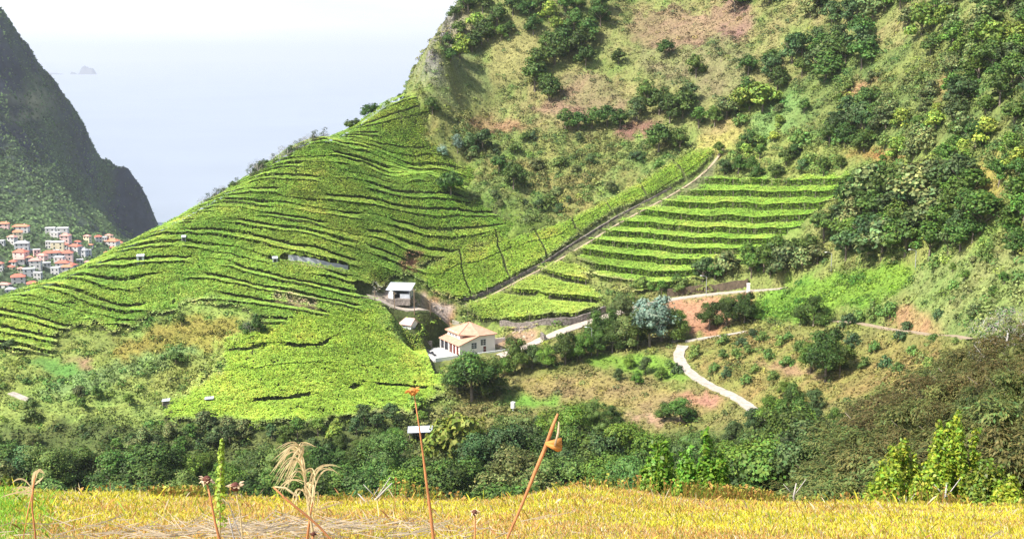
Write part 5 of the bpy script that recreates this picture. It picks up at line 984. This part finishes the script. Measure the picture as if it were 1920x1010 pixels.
for sx, sy, pk, ph_, ex, ey in ((580, 960, 575, 850, 637, 878), (583, 940, 590, 850, 640, 882), (572, 900, 565, 815, 515, 905), (570, 890, 560, 805, 512, 885), (566, 870, 568, 800, 520, 850), (563, 860, 575, 800, 522, 905), (563, 870, 590, 800, 540, 900), (568, 890, 600, 850, 588, 960), (572, 900, 560, 850, 530, 915), (566, 860, 548, 810, 520, 880),
                                (575, 930, 560, 880, 600, 960), (570, 905, 545, 880, 525, 925), (572, 915, 590, 880, 578, 970), (565, 850, 560, 820, 590, 835), (566, 880, 552, 840, 537, 905), (573, 925, 556, 900, 552, 955), (577, 945, 600, 890, 592, 965), (562, 842, 556, 822, 516, 862), (580, 958, 620, 940, 640, 945), (576, 950, 590, 955, 606, 965)):
    for r_ in range(3): curl(sx+rc.uniform(-3, 3), sy+rc.uniform(-3, 3), pk+rc.uniform(-9, 9), ph_+rc.uniform(-8, 8), ex+rc.uniform(-8, 8), ey+rc.uniform(-8, 8), rc.uniform(.0007, .0017), rc.uniform(-.06, .06))
b.build('leaves', M['stalkpale'], t, True)
# hooked dry weed at the left edge
D = 2.6; base = at(62, 1014, D); g_ = float(bankz(base[:1], base[1:2])[0]); t = thing('dry_weed', (base[0], base[1], g_)); tag(t, 'branched dry weed with hooked pale tips at the left edge', 'dry weed'); Gp = tuple(np.array((base[0], base[1], g_-.03)))
MB().tube(inv(t, [Gp, tuple(at(66, 1000, D)), tuple(at(60, 950, D)), tuple(at(62, 915, D)), tuple(at(66, 890, D))]), [.003, .002, .002, .0018, .0012], 6).build('stem', M['stalk'], t, True)
MB().tube(inv(t, [Gp, tuple(at(44, 1005, D)), tuple(at(52, 960, D)), tuple(at(60, 925, D))]), [.002, .0012, .0012, .0012], 6).build('stem', M['stalk'], t, True)
b = MB(); curl(60, 912, 60, 870, 84, 888, .0028); curl(61, 916, 72, 860, 83, 890, .0024); curl(60, 915, 42, 885, 22, 905, .0022); curl(62, 920, 30, 920, 0, 932, .0018); curl(62, 910, 75, 900, 82, 892, .002); curl(60, 925, 40, 900, 30, 925, .0014)
for i in range(10): curl(60+rc.uniform(-5, 5), 918+rc.uniform(-8, 25), 50+rc.uniform(-20, 20), 905+rc.uniform(-15, 20), 45+rc.uniform(-28, 35), 925+rc.uniform(-18, 30), .0013)
b.build('leaves', M['stalkpale'], t, True)
# green leafy spire
D = 2.9; base = at(412, 1014, D); g_ = float(bankz(base[:1], base[1:2])[0]); t = thing('leafy_spire', (base[0], base[1], g_)); tag(t, 'upright lime green leafy spire between two dry flowers', 'green plant'); MB().tube(inv(t, [tuple(np.array((base[0], base[1], g_-.03))), tuple(at(412, 990, D)), tuple(at(413, 900, D)), tuple(at(417, 820, D))]), [.003, .0025, .002, .0008], 6).build('stem', M['lleaf'] if False else M['stalkpale'], t, True)
n = 520; u = rc.rand(n)**.8; c = np.array([at(412+4*a, 985-163*a, D) for a in u])-np.array(t.location); d = nrm(rc.normal(size=(n, 3))*np.array((1, 1, .3))); rad = .002+.021*(1-u)**.6; c = c+d*(rad*rc.uniform(.4, 1, n))[:, None]
link('leaves', quads('leaves', cards(c, d+np.array((0, 0, .9)), rc.uniform(.006, .0125, n), .7, rc), n, M['lleaf'], np.array((.30, .42, .04))*rc.uniform(.6, 1.25, (n, 1))), t)
# bare white twigs
for (L_, D, r_, l) in (([(428, 968), (434, 990), (440, 1014)], 2.8, .0022, 'bare white twig just right of the brown flower stem'), ([(428, 940), (440, 975), (455, 1014)], 2.9, .0018, 'thin white twig leaning left between the dry flowers'), ([(735, 905), (705, 935), (690, 948)], 8.6, .012, 'bleached branch leaning over the lip of the bank'), ([(672, 925), (690, 945), (700, 955)], 8.6, .009, 'short bleached stick crossing the leaning branch'),
                        ([(1493, 905), (1488, 930), (1492, 955)], 9.0, .010, 'forked grey stick at the bank edge under the heath trees'), ([(1775, 908), (1772, 935), (1762, 965)], 9.0, .012, 'pale bare branch standing at the bank edge far right'), ([(1700, 930), (1697, 950), (1702, 968)], 9.0, .008, 'thin white stick between the yellow green shrubs')):
    P = sw(L_, D); p = np.array(P[-1]); P = P+[(p[0], p[1], float(bankz(p[:1], p[1:2])[0])-.04)] if D < 5 else P; o_ = np.array(P[-1]); b = MB(); b.tube([tuple(np.array(q)-o_) for q in P], [r_*.4]+[r_*.8]*(len(P)-2)+[r_], 6); q = np.array(P[1])-o_; b.tube([tuple(q), tuple(q+np.array((r_*9, 0, r_*14)))], [r_*.5, r_*.2], 5); b.tube([tuple(q*1.1), tuple(q*1.1+np.array((-r_*8, .0, r_*9)))], [r_*.4, r_*.15], 5)
    o = b.build('twig', M['barkpale'], smooth=True, loc=o_); tag(o, l, 'twig')
# ------------------------------------------------------------------ names and labels of the trees
KN = {'dark': ('evergreen_tree', 'dark round evergreen tree'), 'darkf': ('evergreen_tree', 'dark leafy evergreen tree'), 'blue': ('laurel_tree', 'bluish green laurel tree'), 'bluef': ('laurel_tree', 'bluish green laurel tree'), 'green': ('broadleaf_tree', 'mid green broadleaf tree'), 'greenf': ('broadleaf_tree', 'fresh green broadleaf tree'),
      'lime': ('pale_tree', 'pale yellow green tree'), 'olive': ('olive_tree', 'dull olive green tree'), 'olivef': ('olive_tree', 'dull olive green tree'), 'euca': ('eucalyptus_tree', 'silvery grey green eucalyptus'), 'grey': ('bare_tree', 'bare grey twiggy tree'), 'wisp': ('ridge_shrub', 'thin dark wispy shrub'), 'mass': ('leafy_tree', 'spreading matt green tree'),
      'heath': ('heath_tree', 'rust brown feathery heath tree'), 'heathgreen': ('green_heath_tree', 'dull green feathery heath tree'), 'bush': ('round_bush', 'small rounded green bush'), 'bushdark': ('round_bush', 'small dark green bush')}  # both kinds are bushes, in the scrub and the orchard alike
G = {}
for t in TREES: G.setdefault((KN[t['_k']][1], t['_r']), []).append(t)
BAND = ('top', 'middle', 'bottom')
for (d_, r_), L in G.items():
    L.sort(key=lambda o: o['_x'])
    for i, o in enumerate(L):
        o['label'] = f"{d_} {r_}" + (f", {ordw(i+1)} from the left" if len(L) > 1 else ''); o['category'] = 'tree'; o['group'] = 'trees '+r_; o.name = KN[o['_k']][0]
for t in TREES:
    for k_ in ('_k', '_r', '_x', '_y'): del t[k_]
# ------------------------------------------------------------------ air
hm = bpy.data.materials.new('haze'); hm.use_nodes = True; n_ = hm.node_tree; n_.nodes.clear(); pv = n_.nodes.new('ShaderNodeVolumePrincipled'); mo = n_.nodes.new('ShaderNodeOutputMaterial'); n_.links.new(pv.outputs[0], mo.inputs['Volume'])
pv.inputs['Color'].default_value = (.61, .635, .69, 1); pv.inputs['Density'].default_value = .000085; pv.inputs['Anisotropy'].default_value = .2
tag(MB().box(-45500, 45500, -3200, 45500, SEA-29, 330).build('haze', hm), kind='stuff')
